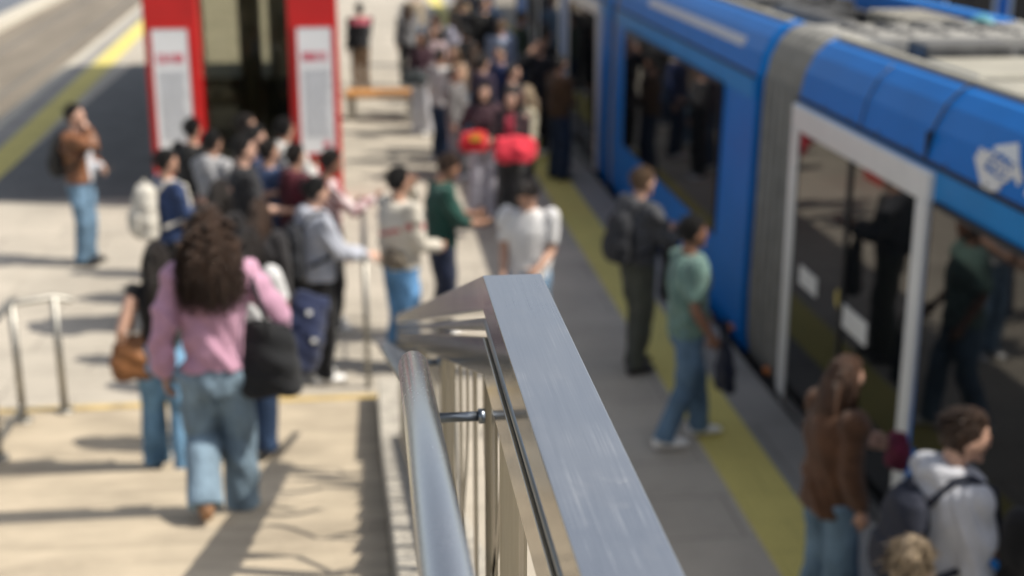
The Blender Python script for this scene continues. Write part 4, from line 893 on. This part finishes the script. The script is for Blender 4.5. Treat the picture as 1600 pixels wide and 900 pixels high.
crowd('Q11', 'man in a grey suit jacket at the very back near the tram', 2.6, 31.5, 176, 1.76, 'm', 'light', 'grey', 'short', c_('ash jacket', (.13, .13, .14)), BLK, bag=.04, seed=46)
crowd('Q12', 'person in a sand coloured hoodie at the very back of the crowd', 1.3, 31.0, 20, 1.70, 'm', 'light', 'brown', 'short', c_('sand hoodie', (.38, .32, .24)), J_m, bag=.04, seed=47)
crowd('R1', 'person in a white t-shirt with a tanned arm in the thick of the crowd', 1.2, 20.0, -50, 1.70, 'm', 'tan', 'dark', 'short', c_('chalk tee', (.60, .60, .60)), J_d, sleeve='short', bag=.03, seed=51, armR=HOLD_R)
crowd('R2', 'person in a pale pink jacket beside the woman in white trousers', 1.28, 23.5, 150, 1.66, 'f', 'light', 'brown', 'long', c_('pale pink jacket', (.52, .40, .42)), J_m, bag=.04, seed=52)
crowd('R3', 'person in a black jacket by the tram doors with a hand raised', 2.72, 20.6, 150, 1.76, 'm', 'mid', 'black', 'short', c_('coal jacket', (.016, .016, .02)), BLK, bag=.04, seed=53, armR=FACE_R)
crowd('R4', 'person in a sky blue t-shirt between the tan coat and the tram', 2.75, 28.6, 160, 1.72, 'm', 'light', 'light', 'short', c_('sky tee', (.25, .38, .55)), J_l, bag=.03, sleeve='short', seed=54)
# beside the tram
p = PEO['P'] = person('young man in a dark grey hooded jacket holding a phone by the tram', 2.32, 10.95, 0, -66, 1.78, 'm', 'light', 'light', 'short', top=c_('dark grey hoodie', (.075, .078, .088), .3), topname='jacket', bag=.044, hem=.96, bottom=c_('olive trousers', (.065, .07, .055)), hemr=.075, shoe='black', hood=True, armR=((-.06, .34, -.22), (.5, -.5, -1), (-1, 0, .3)), armL=((.12, .32, -.24), (-.5, -.5, -1), (1, 0, .3)), headpitch=8, stride=.12, seed=40, detail=.012)
backpack(p, (.02, .021, .024), 'black backpack on the young man in the dark grey hooded jacket')
phone(p, 1, 'phone held in front of the young man in the grey hooded jacket')
bagobj('folded_jacket', 'charcoal jacket hanging over the forearm of the young man on the yellow strip', 'jacket', (2.60, 11.0, .86), R(-50), (.10, .07, .27), c_('charcoal jacket', (.055, .055, .06), .3))
p = PEO['Q'] = person('man in a faded green t-shirt, blue jeans and white trainers facing the tram', 2.36, 9.32, 0, -84, 1.76, 'm', 'brown', 'black', 'short', top=c_('sage green', (.15, .25, .22), .25), topname='t_shirt', sleeve='short', bag=.036, hem=.88, bottom=denim('trainers man', (.12, .20, .30)), hemr=.078, shoe='white', armR=((.05, .10, -.50), (.3, -1, 0), (-1, 0, 0)), armL=((-.03, .16, -.46), (-.3, -1, 0), (1, 0, 0)), stride=.34, headpitch=4, seed=41, detail=.012)
bagobj('tote_bag', 'dark navy bag hanging from the hand of the man in the green t-shirt', 'bag', (2.72, 9.60, .50), R(-80), (.14, .05, .20), c_('ink bag', (.012, .016, .035)), strap=[(2.69, 9.58, .68), (2.66, 9.55, .86), (2.70, 9.52, .90), (2.72, 9.60, .86), (2.74, 9.62, .68)])
p = PEO['R'] = person('woman with long auburn hair in a brown sweater and blue jeans by the tram door', 2.50, 6.55, 0, -76, 1.68, 'f', 'light', 'auburn', 'long', top=c_('chocolate', (.10, .048, .026), .25), topname='sweater', bag=.05, hem=.84, bottom=denim('brown sweater', (.15, .24, .34)), hemr=.11, shoe='white', hairlen=.36, armR=((.04, .06, -.53), (.3, -1, 0), (-1, 0, 0)), armL=((-.02, .34, -.30), (-.4, -.6, -.6), (1, 0, .3)), headyaw=-14, headpitch=8, seed=42, detail=.012)
bagobj('cloth_pouch', 'crumpled plum pouch in front of the woman in the brown sweater', 'pouch', (2.92, 6.75, 1.03), R(-50), (.07, .05, .11), c_('plum pouch', (.20, .03, .07), .4))
p = PEO['S'] = person('man in a pale grey hoodie with short brown hair at the lower right', 2.62, 5.38, 0, -84, 1.84, 'm', 'light', 'brown', 'short', top=c_('pale hoodie', (.52, .53, .57), .1), topname='hoodie', bag=.046, bottom=J_m, hood=True, armR=((.03, .16, -.48), (.3, -1, 0), (-1, 0, 0)), armL=BELLY_L, headpitch=10, headyaw=-14, seed=43, detail=.012)
backpack(p, (.013, .017, .034), 'navy backpack on the man in the pale grey hoodie', sz=(.16, .09, .24), off=(0, -.21, 1.18))
p = PEO['T'] = person('person with curly blond hair at the bottom edge, mostly out of view', 2.12, 4.66, 0, -40, 1.59, 'f', 'light', 'blond', 'mop', top=c_('beige knit', (.40, .34, .25)), bag=.035, bottom=J_m, seed=44, detail=.012)
p = PEO['U'] = person('dark haired person in a black jacket at the right edge beside the tram', 2.98, 5.05, 0, -20, 1.74, 'm', 'tan', 'black', 'short', top=c_('jet jacket', (.01, .01, .011)), topname='jacket', bag=.045, bottom=BLK, hood=True, seed=45)
